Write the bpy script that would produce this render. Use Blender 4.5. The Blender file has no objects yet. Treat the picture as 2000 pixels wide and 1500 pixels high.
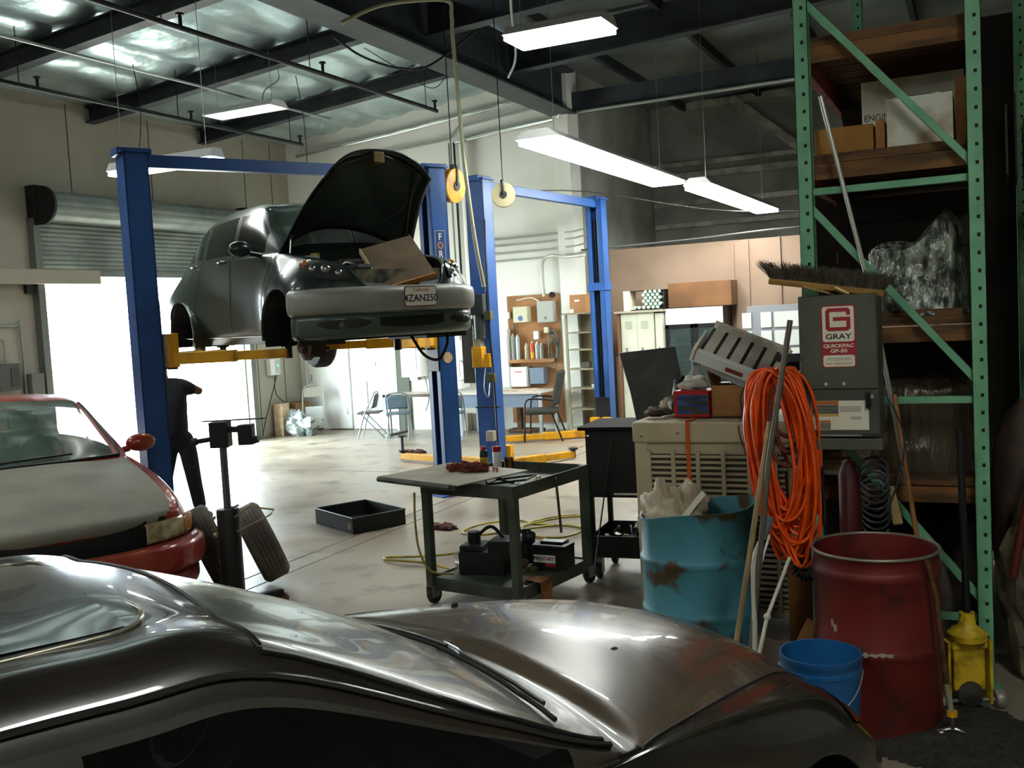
import bpy, bmesh, math, random
from math import sin, cos, pi, radians, atan
from mathutils import Vector as V, Matrix as Mx, noise as NZ
SC = bpy.context.scene
COL = SC.collection
# ---------------------------------------------------------------- camera
YAW, PIT, ROL = radians(25.5), atan(135/1950.0), 0.055
_R = V((cos(YAW), sin(YAW), 0)); _F = V((-sin(YAW)*cos(PIT), cos(YAW)*cos(PIT), -sin(PIT)))
_D = V((sin(YAW)*sin(PIT), -cos(YAW)*sin(PIT), -cos(PIT)))
_cx = _R*cos(ROL)+_D*sin(ROL); _cu = _R*sin(ROL)-_D*cos(ROL)
cam = bpy.data.cameras.new('camera'); cam.sensor_width = 36; cam.lens = 35.1; cam.clip_start = .05; cam.clip_end = 300
co = bpy.data.objects.new('camera', cam); COL.objects.link(co)
_m = Mx((_cx, _cu, -_F)).transposed().to_4x4(); _m.translation = V((0, 0, 2.0)); co.matrix_world = _m
SC.camera = co
# ---------------------------------------------------------------- world, daylight, exposure
W = bpy.data.worlds.new('daylight'); SC.world = W; W.use_nodes = True
_bg = W.node_tree.nodes['Background']; _bg.inputs[0].default_value = (.80, .94, 1.0, 1); _bg.inputs[1].default_value = 11.0
SC.view_settings.view_transform = 'Standard'; SC.view_settings.look = 'None'; SC.view_settings.gamma = 1
SC.view_settings.exposure = 1.35; SC.view_settings.use_curve_mapping = False
SC.cycles.max_bounces = 8; SC.cycles.diffuse_bounces = 4; SC.cycles.glossy_bounces = 4; SC.cycles.transmission_bounces = 6; SC.cycles.transparent_max_bounces = 8
SC.cycles.caustics_reflective = False; SC.cycles.caustics_refractive = False; SC.cycles.sample_clamp_indirect = 6.0
TUBE_E = 16.0          # brightness of the fluorescent tubes
_sun = bpy.data.lights.new('sun', 'SUN'); _sun.energy = 6.0; _sun.angle = .01; _sun.color = (1, .96, .88)
_so = bpy.data.objects.new('sun', _sun); COL.objects.link(_so); _so.rotation_euler = (radians(28), 0, radians(200))
_pl = bpy.data.lights.new('door_daylight', 'AREA'); _pl.shape = 'RECTANGLE'; _pl.size = 2.9; _pl.size_y = 4.1; _pl.cycles.is_portal = True
_po = bpy.data.objects.new('door_daylight', _pl); COL.objects.link(_po); _po.location = (-12.2, 12.0, 1.46); _po.rotation_euler = (0, radians(-90), 0)
# ---------------------------------------------------------------- helpers
def hx(s):
    s = s.lstrip('#'); o = []
    for i in (0, 2, 4):
        c = int(s[i:i+2], 16)/255.0
        o.append(c/12.92 if c <= .04045 else ((c+.055)/1.055)**2.4)
    return (o[0], o[1], o[2], 1)
_MC = {}
def M(name, col='#808080', rough=.5, metal=0, col2=None, ns=4.0, lo=.4, hi=.62, bump=0, bs=40, emis=0, coat=0, trans=0, alpha=1, ior=1.45, spec=.5, detail=6, stretch=None, col3=None, ns3=2.0, lo3=.5, hi3=.6, r2=None):
    if name in _MC: return _MC[name]
    m = bpy.data.materials.new(name); m.use_nodes = True; nt = m.node_tree; N = nt.nodes; L = nt.links
    b = N['Principled BSDF']; c = hx(col)
    b.inputs['Base Color'].default_value = c; b.inputs['Roughness'].default_value = rough; b.inputs['Metallic'].default_value = metal
    b.inputs['IOR'].default_value = ior; b.inputs['Specular IOR Level'].default_value = spec
    b.inputs['Coat Weight'].default_value = coat; b.inputs['Coat Roughness'].default_value = .04
    b.inputs['Transmission Weight'].default_value = trans; b.inputs['Alpha'].default_value = alpha
    if emis:
        b.inputs['Emission Color'].default_value = c; b.inputs['Emission Strength'].default_value = emis
    if col2 or bump or col3:
        tc = N.new('ShaderNodeTexCoord'); src = tc.outputs['Object']
        if stretch:
            mp = N.new('ShaderNodeMapping'); mp.inputs['Scale'].default_value = stretch; L.new(src, mp.inputs[0]); src = mp.outputs[0]
    def noise_fac(scale, a, z, d=detail):
        n = N.new('ShaderNodeTexNoise'); n.inputs['Scale'].default_value = scale; n.inputs['Detail'].default_value = d; L.new(src, n.inputs['Vector'])
        r = N.new('ShaderNodeMapRange'); r.inputs[1].default_value = a; r.inputs[2].default_value = z; L.new(n.outputs[0], r.inputs[0]); return r.outputs[0]
    cur = None
    for cc, s_, a_, z_ in ((col2, ns, lo, hi), (col3, ns3, lo3, hi3)):
        if not cc: continue
        f = noise_fac(s_, a_, z_)
        mx = N.new('ShaderNodeMix'); mx.data_type = 'RGBA'; mx.inputs[6].default_value = c; mx.inputs[7].default_value = hx(cc); L.new(f, mx.inputs[0])
        if cur is not None: L.new(cur, mx.inputs[6])
        cur = mx.outputs[2]
        if r2 is not None and cc is col2:
            mr = N.new('ShaderNodeMapRange'); mr.inputs[3].default_value = rough; mr.inputs[4].default_value = r2; L.new(f, mr.inputs[0]); L.new(mr.outputs[0], b.inputs['Roughness'])
    if cur is not None:
        L.new(cur, b.inputs['Base Color'])
    if bump:
        n = N.new('ShaderNodeTexNoise'); n.inputs['Scale'].default_value = bs; n.inputs['Detail'].default_value = 4; L.new(src, n.inputs['Vector'])
        bp = N.new('ShaderNodeBump'); bp.inputs['Strength'].default_value = bump; bp.inputs['Distance'].default_value = .02
        L.new(n.outputs[0], bp.inputs['Height']); L.new(bp.outputs[0], b.inputs['Normal'])
    _MC[name] = m; return m
def T(x=0, y=0, z=0): return Mx.Translation((x, y, z))
def RX(a): return Mx.Rotation(a, 4, 'X')
def RY(a): return Mx.Rotation(a, 4, 'Y')
def RZ(a): return Mx.Rotation(a, 4, 'Z')
def fr(o, x, y, z=None):            # frame with given axes
    x = V(x).normalized(); y = V(y); y = (y-x*x.dot(y)).normalized(); z = x.cross(y)
    m = Mx((x, y, z)).transposed().to_4x4(); m.translation = V(o); return m
class MB:
    def __init__(s): s.v = []; s.f = []; s.mi = []; s.T = None
    def add(s, vs, fs, mi=0, T=None):
        n = len(s.v); t = T if T is not None else None
        for p in vs:
            p = V(p)
            if t is not None: p = t @ p
            if s.T is not None: p = s.T @ p
            s.v.append(p)
        for f in fs: s.f.append([i+n for i in f]); s.mi.append(mi)
        return s
    def box(s, c, d, mi=0, T=None):
        x, y, z = c; a, b, e = d[0]/2, d[1]/2, d[2]/2
        vs = [(x+i*a, y+j*b, z+k*e) for i in (-1, 1) for j in (-1, 1) for k in (-1, 1)]
        return s.add(vs, [(0, 1, 3, 2), (4, 6, 7, 5), (0, 4, 5, 1), (2, 3, 7, 6), (0, 2, 6, 4), (1, 5, 7, 3)], mi, T)
    def bx(s, x0, x1, y0, y1, z0, z1, mi=0, T=None):
        return s.box(((x0+x1)/2, (y0+y1)/2, (z0+z1)/2), (abs(x1-x0), abs(y1-y0), abs(z1-z0)), mi, T)
    def beam(s, p0, p1, w, h, up=(0, 0, 1), mi=0):      # rectangular bar between two points
        p0 = V(p0); p1 = V(p1); x = (p1-p0); l = x.length; x.normalize(); u = V(up)
        if abs(x.dot(u)) > .98: u = V((1, 0, 0))
        y = u.cross(x).normalized()
        return s.box((l/2, 0, 0), (l, w, h), mi, fr(p0, x, y))
    def tube(s, pts, r, n=8, closed=False, mi=0, cap=True, flat=1.0):
        P = [V(p) for p in pts]; k = len(P); rs = r if isinstance(r, (list, tuple)) else [r]*k
        tang = []
        for i in range(k):
            a = P[i-1] if (i > 0 or closed) else P[i]; b = P[(i+1) % k] if (i < k-1 or closed) else P[i]
            d = (b-a); tang.append(d.normalized() if d.length > 1e-9 else V((0, 0, 1)))
        t0 = tang[0]; u = V((0, 0, 1)) if abs(t0.z) < .9 else V((1, 0, 0)); u = (u-t0*u.dot(t0)).normalized()
        vs = []
        for i in range(k):
            t = tang[i]; u = (u-t*u.dot(t)); u = u.normalized() if u.length > 1e-6 else t.orthogonal().normalized(); w = t.cross(u)
            for j in range(n):
                a = 2*pi*j/n; vs.append(P[i]+(u*cos(a)+w*sin(a)*flat)*rs[i])
        fs = []
        for i in range(k if closed else k-1):
            for j in range(n):
                a = i*n+j; b = i*n+(j+1) % n; c = ((i+1) % k)*n+(j+1) % n; d = ((i+1) % k)*n+j; fs.append((a, b, c, d))
        if cap and not closed: fs.append(tuple(range(n-1, -1, -1))); fs.append(tuple(range((k-1)*n, k*n)))
        return s.add(vs, fs, mi)
    def cyl(s, p0, p1, r0, r1=None, n=20, mi=0): return s.tube([p0, p1], [r0, r0 if r1 is None else r1], n, mi=mi)
    def lathe(s, prof, n=32, T=None, mi=0, a0=0, a1=2*pi):
        full = abs(a1-a0-2*pi) < 1e-6; m = n if full else n+1; vs = []; fs = []
        for r, z in prof:
            for j in range(m):
                a = a0+(a1-a0)*j/n; vs.append((r*cos(a), r*sin(a), z))
        for i in range(len(prof)-1):
            for j in range(n):
                k = (j+1) % m; fs.append((i*m+j, i*m+k, (i+1)*m+k, (i+1)*m+j))
        return s.add(vs, fs, mi, T)
    def prism(s, poly, z0, z1, T=None, mi=0):
        n = len(poly); vs = [(p[0], p[1], z0) for p in poly]+[(p[0], p[1], z1) for p in poly]
        fs = [tuple(range(n-1, -1, -1)), tuple(range(n, 2*n))]+[(i, (i+1) % n, n+(i+1) % n, n+i) for i in range(n)]
        return s.add(vs, fs, mi, T)
    def grid(s, G, mi=0, flip=False, T=None):
        a = len(G); b = len(G[0]); vs = [p for r in G for p in r]; fs = []
        for i in range(a-1):
            for j in range(b-1):
                f = (i*b+j, (i+1)*b+j, (i+1)*b+j+1, i*b+j+1); fs.append(f[::-1] if flip else f)
        return s.add(vs, fs, mi, T)
    def sph(s, c, r, n=16, m=10, mi=0, T=None, jit=0, seed=0):
        r = r if isinstance(r, (tuple, list)) else (r, r, r); vs = [(c[0], c[1], c[2]+r[2])]; fs = []
        for i in range(1, m):
            t = pi*i/m
            for j in range(n):
                a = 2*pi*j/n; d = V((sin(t)*cos(a), sin(t)*sin(a), cos(t))); k = 1+(jit*NZ.noise(d*1.7+V((seed, seed*.7, 0)))+jit*.5*NZ.noise(d*4+V((seed*2, 1, 0))) if jit else 0)
                vs.append((c[0]+r[0]*d.x*k, c[1]+r[1]*d.y*k, c[2]+r[2]*d.z*k))
        vs.append((c[0], c[1], c[2]-r[2])); e = len(vs)-1
        for j in range(n):
            fs.append((0, 1+j, 1+(j+1) % n)); fs.append((e, 1+(m-2)*n+(j+1) % n, 1+(m-2)*n+j))
            for i in range(m-2): fs.append((1+i*n+j, 1+(i+1)*n+j, 1+(i+1)*n+(j+1) % n, 1+i*n+(j+1) % n))
        return s.add(vs, fs, mi, T)
    def build(s, name, mat, parent=None, smooth=None, bevel=0, solid=0, sub=0, seg=2, loc=None):
        me = bpy.data.meshes.new(name); me.from_pydata([tuple(p) for p in s.v], [], s.f)
        for m in (mat if isinstance(mat, (list, tuple)) else [mat]): me.materials.append(m)
        me.polygons.foreach_set('material_index', s.mi)
        bm = bmesh.new(); bm.from_mesh(me); bmesh.ops.recalc_face_normals(bm, faces=bm.faces); bm.to_mesh(me); bm.free()
        if smooth is not None:
            me.polygons.foreach_set('use_smooth', [True]*len(me.polygons)); me.set_sharp_from_angle(angle=radians(smooth))
        o = bpy.data.objects.new(name, me); COL.objects.link(o)
        if parent: o.parent = parent
        if loc is not None: o.location = loc
        if sub: k = o.modifiers.new('sub', 'SUBSURF'); k.levels = sub; k.render_levels = sub
        if solid: k = o.modifiers.new('solid', 'SOLIDIFY'); k.thickness = solid; k.offset = 0
        if bevel: k = o.modifiers.new('bevel', 'BEVEL'); k.width = bevel; k.segments = seg; k.limit_method = 'ANGLE'; k.angle_limit = radians(40)
        return o
def tag(o, label, cat, group=None, kind=None):
    o['label'] = label; o['category'] = cat
    if group: o['group'] = group
    if kind: o['kind'] = kind
    return o
def thing(name, label, cat, loc=(0, 0, 0), rz=0, group=None, mat=None):
    o = bpy.data.objects.new(name, None); COL.objects.link(o); o.empty_display_size = .1
    if mat is not None: o.matrix_world = mat
    else: o.location = loc; o.rotation_euler = (0, 0, rz)
    return tag(o, label, cat, group)
def struct(o): o['kind'] = 'structure'; return o
def lab(o, s): o['label'] = s; return o
def dup(root, loc=None, rz=None, label=None, mat=None):
    r = root.copy(); COL.objects.link(r)
    if mat is not None: r.matrix_world = mat
    else:
        if loc is not None: r.location = loc
        if rz is not None: r.rotation_euler = (0, 0, rz)
    if label: r['label'] = label
    for ch in list(root.children):
        c = ch.copy(); COL.objects.link(c); c.parent = r
        for g in list(ch.children):
            d = g.copy(); COL.objects.link(d); d.parent = c
    return r
def text(name, s, size, mat, parent, Tm, ext=.0008, align='CENTER', sx=1.0, bold=0.0):
    c = bpy.data.curves.new(name, 'FONT'); c.body = s; c.size = size; c.extrude = ext; c.align_x = align; c.align_y = 'CENTER'; c.offset = bold
    o = bpy.data.objects.new(name, c); COL.objects.link(o)
    dg = bpy.context.evaluated_depsgraph_get(); me = bpy.data.meshes.new_from_object(o.evaluated_get(dg)); bpy.data.objects.remove(o)
    me.transform(Tm @ Mx.Diagonal((sx, 1, 1, 1))); me.materials.clear(); me.materials.append(mat)
    q = bpy.data.objects.new(name, me); COL.objects.link(q); q.parent = parent
    return q
def crom(P, n, closed=False):      # smooth curve through points
    P = [V(p) for p in P]; k = len(P); out = []
    for i in range(k if closed else k-1):
        p0 = P[(i-1) % k] if (closed or i > 0) else P[i]*2-P[i+1]; p1 = P[i]; p2 = P[(i+1) % k]; p3 = P[(i+2) % k] if (closed or i < k-2) else p2*2-p1
        for j in range(n):
            t = j/n; out.append(.5*((2*p1)+(p2-p0)*t+(2*p0-5*p1+4*p2-p3)*t*t+(3*p1-p0-3*p2+p3)*t*t*t))
    if not closed: out.append(P[-1])
    return out
def rrect(w, h, r, n=4):
    o = []
    for cx, cy, a in ((w/2-r, h/2-r, 0), (-w/2+r, h/2-r, 90), (-w/2+r, -h/2+r, 180), (w/2-r, -h/2+r, 270)):
        for i in range(n+1): t = radians(a+90*i/n); o.append((cx+r*cos(t), cy+r*sin(t)))
    return o
random.seed(7)
# ================================================================ materials
steel_dark = M('dark_steel', '#30363a', .55, .2, col2='#22272a', ns=3)
blue_paint = M('blue_paint', '#245090', .42, 0, col2='#1b3f6e', ns=2.2, lo=.45, hi=.8)
black_void = M('black_paint', '#0c0d0f', .5)
yellow_paint = M('yellow_paint', '#d69a16', .45, col2='#8a5f12', ns=4, lo=.5, hi=.75)
rack_green = M('rack_green', '#74b089', .5, col2='#56936b', ns=6, lo=.4, hi=.75)
rack_red = M('rack_red', '#8c3a24', .6, col2='#5c2417', ns=5)
wood_dark = M('shelf_board', '#6b4a26', .75, col2='#3d2a17', ns=3, stretch=(1, 8, 8))
chrome = M('bright_metal', '#c9ccc8', .22, 1)
zinc = M('zinc', '#9aa09c', .38, .8)
rubber = M('rubber', '#191a1b', .75, bump=.2, bs=60)
white_paint = M('white_paint', '#e4e9e2', .5)
black_plastic = M('black_plastic', '#141516', .45)
kraft = M('cardboard', '#a9794a', .85, col2='#8f6238', ns=3)
pipe_pale = M('pale_conduit', '#a8aea0', .4, .4)
tube_glow = M('tube_glow', '#f7fbf6', .5, emis=TUBE_E)
# ================================================================ floor, walls, roof
XL, YB = -12.0, 15.7
floor_m = M('shop_floor', '#9a9080', .42, col2='#7b705f', ns=.9, lo=.38, hi=.68, col3='#54493a', ns3=2.3, lo3=.54, hi3=.74, bump=.08, bs=14, r2=.3)
fl = MB().bx(-12.35, 7, -5, 20.5, -.2, 0).build('floor', floor_m); struct(fl)
jm = M('joint_filler', '#4f473c', .8)
for i, (x, w) in enumerate(((-5.42, .016), (-5.18, .012))):
    MB().bx(x-w/2, x+w/2, -4, 15.4, 0, .0015).build('floor_joint', jm, fl)
MB().bx(-11.9, 6, 11.2, 11.212, 0, .0015).build('floor_joint', jm, fl)
gnd = MB().bx(-60, -12.35, -40, 60, -.22, -.03).build('ground', M('driveway', '#cfcac0', .9, col2='#b9b3a7', ns=.5)); struct(gnd)
wallA_m = M('painted_panel', '#a5a192', .7, col2='#949082', ns=.7, lo=.4, hi=.7)
wallB_m = M('white_wall', '#e4e7df', .65, col2='#cdd1c6', ns=.8, lo=.45, hi=.75)
D0, D1, DH = 9.95, 14.1, 2.93
w = MB()
w.bx(XL-.3, XL, -5, D0, 0, 6.2); w.bx(XL-.3, XL, D1, YB+.3, 0, 6.2); w.bx(XL-.3, XL, D0, D1, DH, 6.2)
wl = w.build('wall_left', wallA_m); struct(wl)
seam_m = M('panel_gap', '#4a463a', .8)
for y in (8.2, 10.62, 12.2, 14.45, 15.2):
    MB().bx(XL, XL+.004, y-.009, y+.009, DH+.8 if D0 < y < D1 else .05, 5.4).build('panel_seam', seam_m, wl)
rust_m = M('rust_streak', '#8a5a33', .9, col2='#9c8f7c', ns=9, lo=.45, hi=.6)
MB().add([(XL+.003, 14.49, 4.05), (XL+.003, 14.55, 4.1), (XL+.003, 14.56, 3.7), (XL+.003, 14.52, 3.5)], [(0, 1, 2, 3)]).build('rust_stain', rust_m, wl)
wb = MB().bx(XL-.3, -6.15, YB, YB+.3, 0, 6.4).build('wall_back', wallB_m); struct(wb)
struct(MB().bx(-6.42, -6.13, YB-.16, YB+.3, 0, 6.4).build('trim_1', wallB_m, bevel=.01))           # white pilaster at the end of the wall
tan_m = M('tan_partition', '#85705f', .8, col2='#776251', ns=1.2, lo=.4, hi=.7)
darkwall_m = M('dark_siding', '#9a9c92', .8, col2='#85877e', ns=1.5)
pw = MB().bx(-6.13, 7, 16.2, 16.35, 0, 3.0).build('wall_partition', tan_m); struct(pw)
for x in (-3.66, -3.42, -2.92, -1.9, -.7):
    MB().bx(x-.02, x+.02, 16.17, 16.2, 0, 3.0).build('panel_batten', tan_m, pw)
struct(MB().bx(-6.45, -6.15, YB+.3, 20.5, 0, 8).build('wall_side', darkwall_m))
struct(MB().bx(-6.5, 7, 20.2, 20.5, 0, 8.5).build('wall_far', darkwall_m))
struct(MB().bx(7, 7.3, -5, 20.5, 0, 8.5).build('wall_right', darkwall_m))
struct(MB().bx(-12.3, 7.3, -5.3, -5, 0, 8.5).build('wall_near', wallA_m))
# --- roof: sagging foil-faced insulation between the purlins
def roofz(x): return 5.52+.085*(x+12) if x < -6.2 else 6.02+.05*(x+6.2)
foil_m = M('foil_insulation', '#cbdfe2', .3, .75, col2='#9fb3b6', ns=1.6, lo=.35, hi=.7, bump=.8, bs=3.2)
rx = random.Random(3)
def roof_patch(x0, x1, y0, y1, pit, sag, st, wr):
    G = []; nx = int((x1-x0)/st); ny = int((y1-y0)/(st*1.2))
    for i in range(nx+1):
        x = x0+(x1-x0)*i/nx; r = []
        for j in range(ny+1):
            y = y0+(y1-y0)*j/ny
            s_ = abs(sin(pi*(x-x0)/pit))**.55*sag
            q = NZ.noise(V((x*2.3, y*.9, 0)))*wr+NZ.noise(V((x*6, y*3.2, 5)))*wr*.45
            r.append((x, y, roofz(x)-s_+q))
        G.append(r)
    return G
cl = MB(); cl.grid(roof_patch(-12.1, -6.2, -5, 15.9, .74, .085, .085, .035)).grid(roof_patch(-6.2, 7, -5, 20.3, 1.5, .02, .25, .006), mi=1)
roofpanel_m = M('roof_panels', '#727a74', .5, .2, col2='#5c635e', ns=.8)
clo = cl.build('ceiling', [foil_m, roofpanel_m], smooth=80); struct(clo)
# --- steel frame of the roof
g = MB()
g.bx(-6.45, -6.0, -5, 15.6, 5.24, 5.27); g.bx(-6.24, -6.21, -5, 15.6, 5.27, 5.9); g.bx(-6.45, -6.0, -5, 15.6, 5.9, 5.93)
struct(g.build('trim_2', steel_dark))                                   # main girder
n = 3
for y in (-3.0, -.65, 1.7, 4.05, 6.4, 8.7, 11.06, 13.4):
    r = MB()
    def rb(x0, x1, f0, f1, wd, web=.012):
        # sloped I section following the roof
        for (a, b, ww) in ((0, .02, wd), (.02, f1-.02, web), (f1-.02, f1, wd)):
            vs = []
            for x in (x0, x1):
                z0 = roofz(x)-f0
                for yy in (-ww/2, ww/2):
                    for zz in (a, b): vs.append((x, y+yy, z0+zz))
            r.add(vs, [(0, 1, 3, 2), (4, 6, 7, 5), (0, 4, 5, 1), (2, 3, 7, 6), (0, 2, 6, 4), (1, 5, 7, 3)])
    rb(-12, -6.3, .34, .24, .17)
    struct(r.build('trim_%d' % n, steel_dark)); n += 1
    r = MB(); rb(-6.15, 7, .55, .45, .2)
    struct(r.build('trim_%d' % n, steel_dark)); n += 1
# purlins of the right bay and girts of the far wall
for x in (-5.4, -3.9, -2.4, -.9, .6):
    struct(MB().bx(x-.04, x+.04, -5, 20.1, roofz(x)-.16, roofz(x)-.01).build('trim_%d' % n, steel_dark)); n += 1
struct(MB().bx(-6.2, 7, 15.75, 16.0, 5.3, 5.62).build('trim_%d' % n, steel_dark)); n += 1
girt_m = M('galvanised_girt', '#b9bcad', .5, .1, col2='#8b8e81', ns=3)
for z, hh in ((5.99, .14), (4.84, .09), (4.61, .12), (4.06, .10), (3.62, .09)):
    struct(MB().bx(-6.1, 6.9, 20.05, 20.2, z-hh/2, z+hh/2).build('trim_%d' % n, girt_m)); n += 1
struct(MB().beam((-4.42, 20.0, 6.0), (-1.9, 20.0, 3.8), .08, .16).build('trim_%d' % n, girt_m)); n += 1
# --- roll-up door: barrel, slat curtain, guides
slat_m = M('door_slats', '#8d9590', .45, .3, col2='#707874', ns=1.5)
d1 = bpy.data.objects.new('door_1', None); COL.objects.link(d1); struct(d1); d1.location = (XL, D0, 0)
def loc(mb, ox=XL, oy=D0): mb.T = T(-ox, -oy, 0); return mb
m = loc(MB()); Gd = []
for i in range(49):
    z = 2.95+(3.72-2.95)*i/48; bul = .016*abs(sin(pi*i/4))
    Gd.append([(XL+.07+bul, D0-.05, z), (XL+.07+bul, D1+.05, z)])
m.grid(Gd); m.bx(XL+.06, XL+.11, D0-.05, D1+.05, 2.9, 2.97)
m.build('curtain', slat_m, d1, smooth=50)
m = loc(MB())
prof = [(.24+(.012*abs(sin(i*pi/2))), 0) for i in range(1)]
Gb = []
for i in range(49):
    a = 2*pi*i/48; rr = .2+.012*abs(sin(a*6))
    Gb.append([(XL+.28+rr*cos(a), D0-.05, 3.86+rr*sin(a)), (XL+.28+rr*cos(a), D1+.05, 3.86+rr*sin(a))])
m.grid(Gb).build('barrel', slat_m, d1, smooth=50)
for y in (D0-.1, D1+.08):
    loc(MB()).cyl((XL+.28, y-.02, 3.86), (XL+.28, y+.02, 3.86), .27, n=28).bx(XL, XL+.2, y-.03, y+.03, 3.6, 4.15).build('barrel_bracket', black_void, d1)
    loc(MB()).bx(XL, XL+.13, y-.05 if y < D1 else y-.06, y+.06, 0, 3.7).build('guide_rail', M('guide_steel', '#6c7069', .5, .4), d1)
# ================================================================ lamps
fix_white = M('fixture_white', '#d9dcd8', .4)
def strip_light(name, label, x0, x1, y0, y1, z, tubes, along='y', glow=None, hang=True, cover=False):
    cx, cy = (x0+x1)/2, (y0+y1)/2
    t = thing(name, label, 'ceiling light', (cx, cy, z))
    hx_, hy_ = (x1-x0)/2, (y1-y0)/2
    m = MB()      # reflector hood: a shallow trough
    if along == 'y':
        sec = [(-hx_, 0), (-hx_*.55, .09), (hx_*.55, .09), (hx_, 0)]
        m.grid([[(a, -hy_, b), (a, hy_, b)] for a, b in sec])
        for s_ in (-hy_, hy_): m.add([(a, s_, b) for a, b in sec], [(0, 1, 2, 3)])
    else:
        sec = [(-hy_, 0), (-hy_*.55, .09), (hy_*.55, .09), (hy_, 0)]
        m.grid([[(-hx_, a, b), (hx_, a, b)] for a, b in sec])
        for s_ in (-hx_, hx_): m.add([(s_, a, b) for a, b in sec], [(0, 1, 2, 3)])
    m.build('reflector', fix_white, t, solid=.006)
    gm = glow or tube_glow
    if cover:
        MB().bx(-hx_*.97, hx_*.97, -hy_*.97, hy_*.97, -.05, .0).build('diffuser', gm, t)
    for i in range(tubes):
        f = (i+.5)/tubes*2-1
        if along == 'y': MB().cyl((f*hx_*.8, -hy_+.03, .03), (f*hx_*.8, hy_-.03, .03), .02, n=10).build('lamp_tube', gm, t, smooth=60)
        else: MB().cyl((-hx_+.03, f*hy_*.8, .03), (hx_-.03, f*hy_*.8, .03), .02, n=10).build('lamp_tube', gm, t, smooth=60)
    if hang:
        top = roofz(cx)-z-.05
        for s_ in (-.8, .8):
            p = (0, s_*hy_, .09) if along == 'y' else (s_*hx_, 0, .09)
            MB().cyl(p, (p[0], p[1], top), .0035, n=6).build('hanger', zinc, t)
    return t
lens_glow = M('lens_glow', '#fffaf4', .5, emis=TUBE_E*.55)
strip_light('fluorescent_light', 'long blazing double fluorescent strip hanging in front of the dark bay', -4.62, -4.1, 10.1, 15.2, 3.9, 4, glow=tube_glow, cover=True)
strip_light('fluorescent_light', 'shorter fluorescent strip above the tan partition, end to end with the long strip', -3.53, -3.15, 12.9, 17.6, 3.55, 3, glow=tube_glow, cover=True)
strip_light('fluorescent_light', 'bright rectangular fluorescent light high under the dark roof at top centre', -4.02, -3.04, 8.62, 9.08, 4.6, 3, along='x', glow=tube_glow, cover=True)
dim_glow = M('dim_tube', '#f2fbff', .5, emis=1.3)
strip_light('fluorescent_light', 'dim hanging light with white louvres under the foil roof', -9.55, -8.4, 10.72, 11.12, 4.92, 9, along='x', glow=dim_glow)
t = strip_light('fluorescent_light', 'bright fluorescent tube light showing either side of the left lift post top', -8.45, -7.0, 7.95, 8.15, 3.76, 2, along='x', hang=True, cover=True)
strip_light('fluorescent_light', 'added unseen strip light tucked up behind the thick rafter at top left', -8.7, -7.5, 8.82, 8.92, 5.64, 2, along='x', hang=True)  # added lamp, hidden by the rafter, to brighten the foil
# fill lamps added out of view, behind and above the photographer
for (x0, x1, y0, y1, z) in ((-9.8, -8.5, 4.9, 5.35, 5.1), (-2.0, -1.5, -3.6, -1.6, 4.6), (1.3, 1.75, -.4, 2.0, 4.9), (-8.2, -7.0, 1.6, 2.05, 4.9), (-11.4, -10.2, 2.6, 3.05, 4.9)):
    strip_light('fluorescent_light', 'added unseen fluorescent strip light behind the photographer', x0, x1, y0, y1, z, 3, along='x' if x1-x0 > y1-y0 else 'y', cover=True)['group'] = 'added unseen strip lights behind the photographer'
# ================================================================ pipes and conduits
def pipe(name, label, pts, r, mat, cat='pipe', n=8, group=None):
    return tag(MB().tube(pts, r, n).build(name, mat, smooth=50), label, cat, group)
iron = M('black_pipe', '#1d1f1f', .5, .4)
def sprinkler(label, x, y0, y1, z, hs):
    t = thing('sprinkler_pipe', label, 'sprinkler pipe', (x, y0, z))
    MB().cyl((0, 0, 0), (0, y1-y0, 0), .028, n=10).build('pipe', iron, t, smooth=50)
    for h in hs:
        MB().cyl((0, h-y0, .02), (0, h-y0, .12), .018, n=8).cyl((0, h-y0, .12), (0, h-y0, .14), .04, n=8).build('sprinkler_head', iron, t)
        MB().cyl((0, h-y0-.25, .02), (0, h-y0-.25, roofz(x)-z-.12), .006, n=6).build('hanger_rod', iron, t)
sprinkler('dark sprinkler pipe under the foil roof ending near the hood of the lifted car', -6.95, -3, 12.6, 4.93, (5.2, 7.6, 9.9, 12.55))
sprinkler('lower dark sprinkler pipe close to the roll-up door wall', -9.9, -3, 13.4, 4.92, (6.0, 8.4, 10.9, 13.35))
pipe('conduit_pipe', 'thin grey pipe running beside the lower sprinkler pipe across the rafters', [(-9.0, -3, 5.1), (-8.9, 12.8, 5.1)], .016, zinc)
# drop hose from the girder to the lift controls
P = crom([(-6.05, 9.0, 5.15), (-5.7, 9.3, 5.35), (-5.26, 9.86, 5.46), (-5.22, 9.92, 5.3), (-5.218, 9.92, 5.03), (-5.18, 9.938, 3.8), (-5.12, 9.97, 2.9), (-5.05, 10.0, 2.33)], 6)
pipe('air_hose', 'pale hose dropping from the girder past the yellow hose reel', P, .022, M('pale_hose', '#9b9a7c', .5), 'hose')
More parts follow.
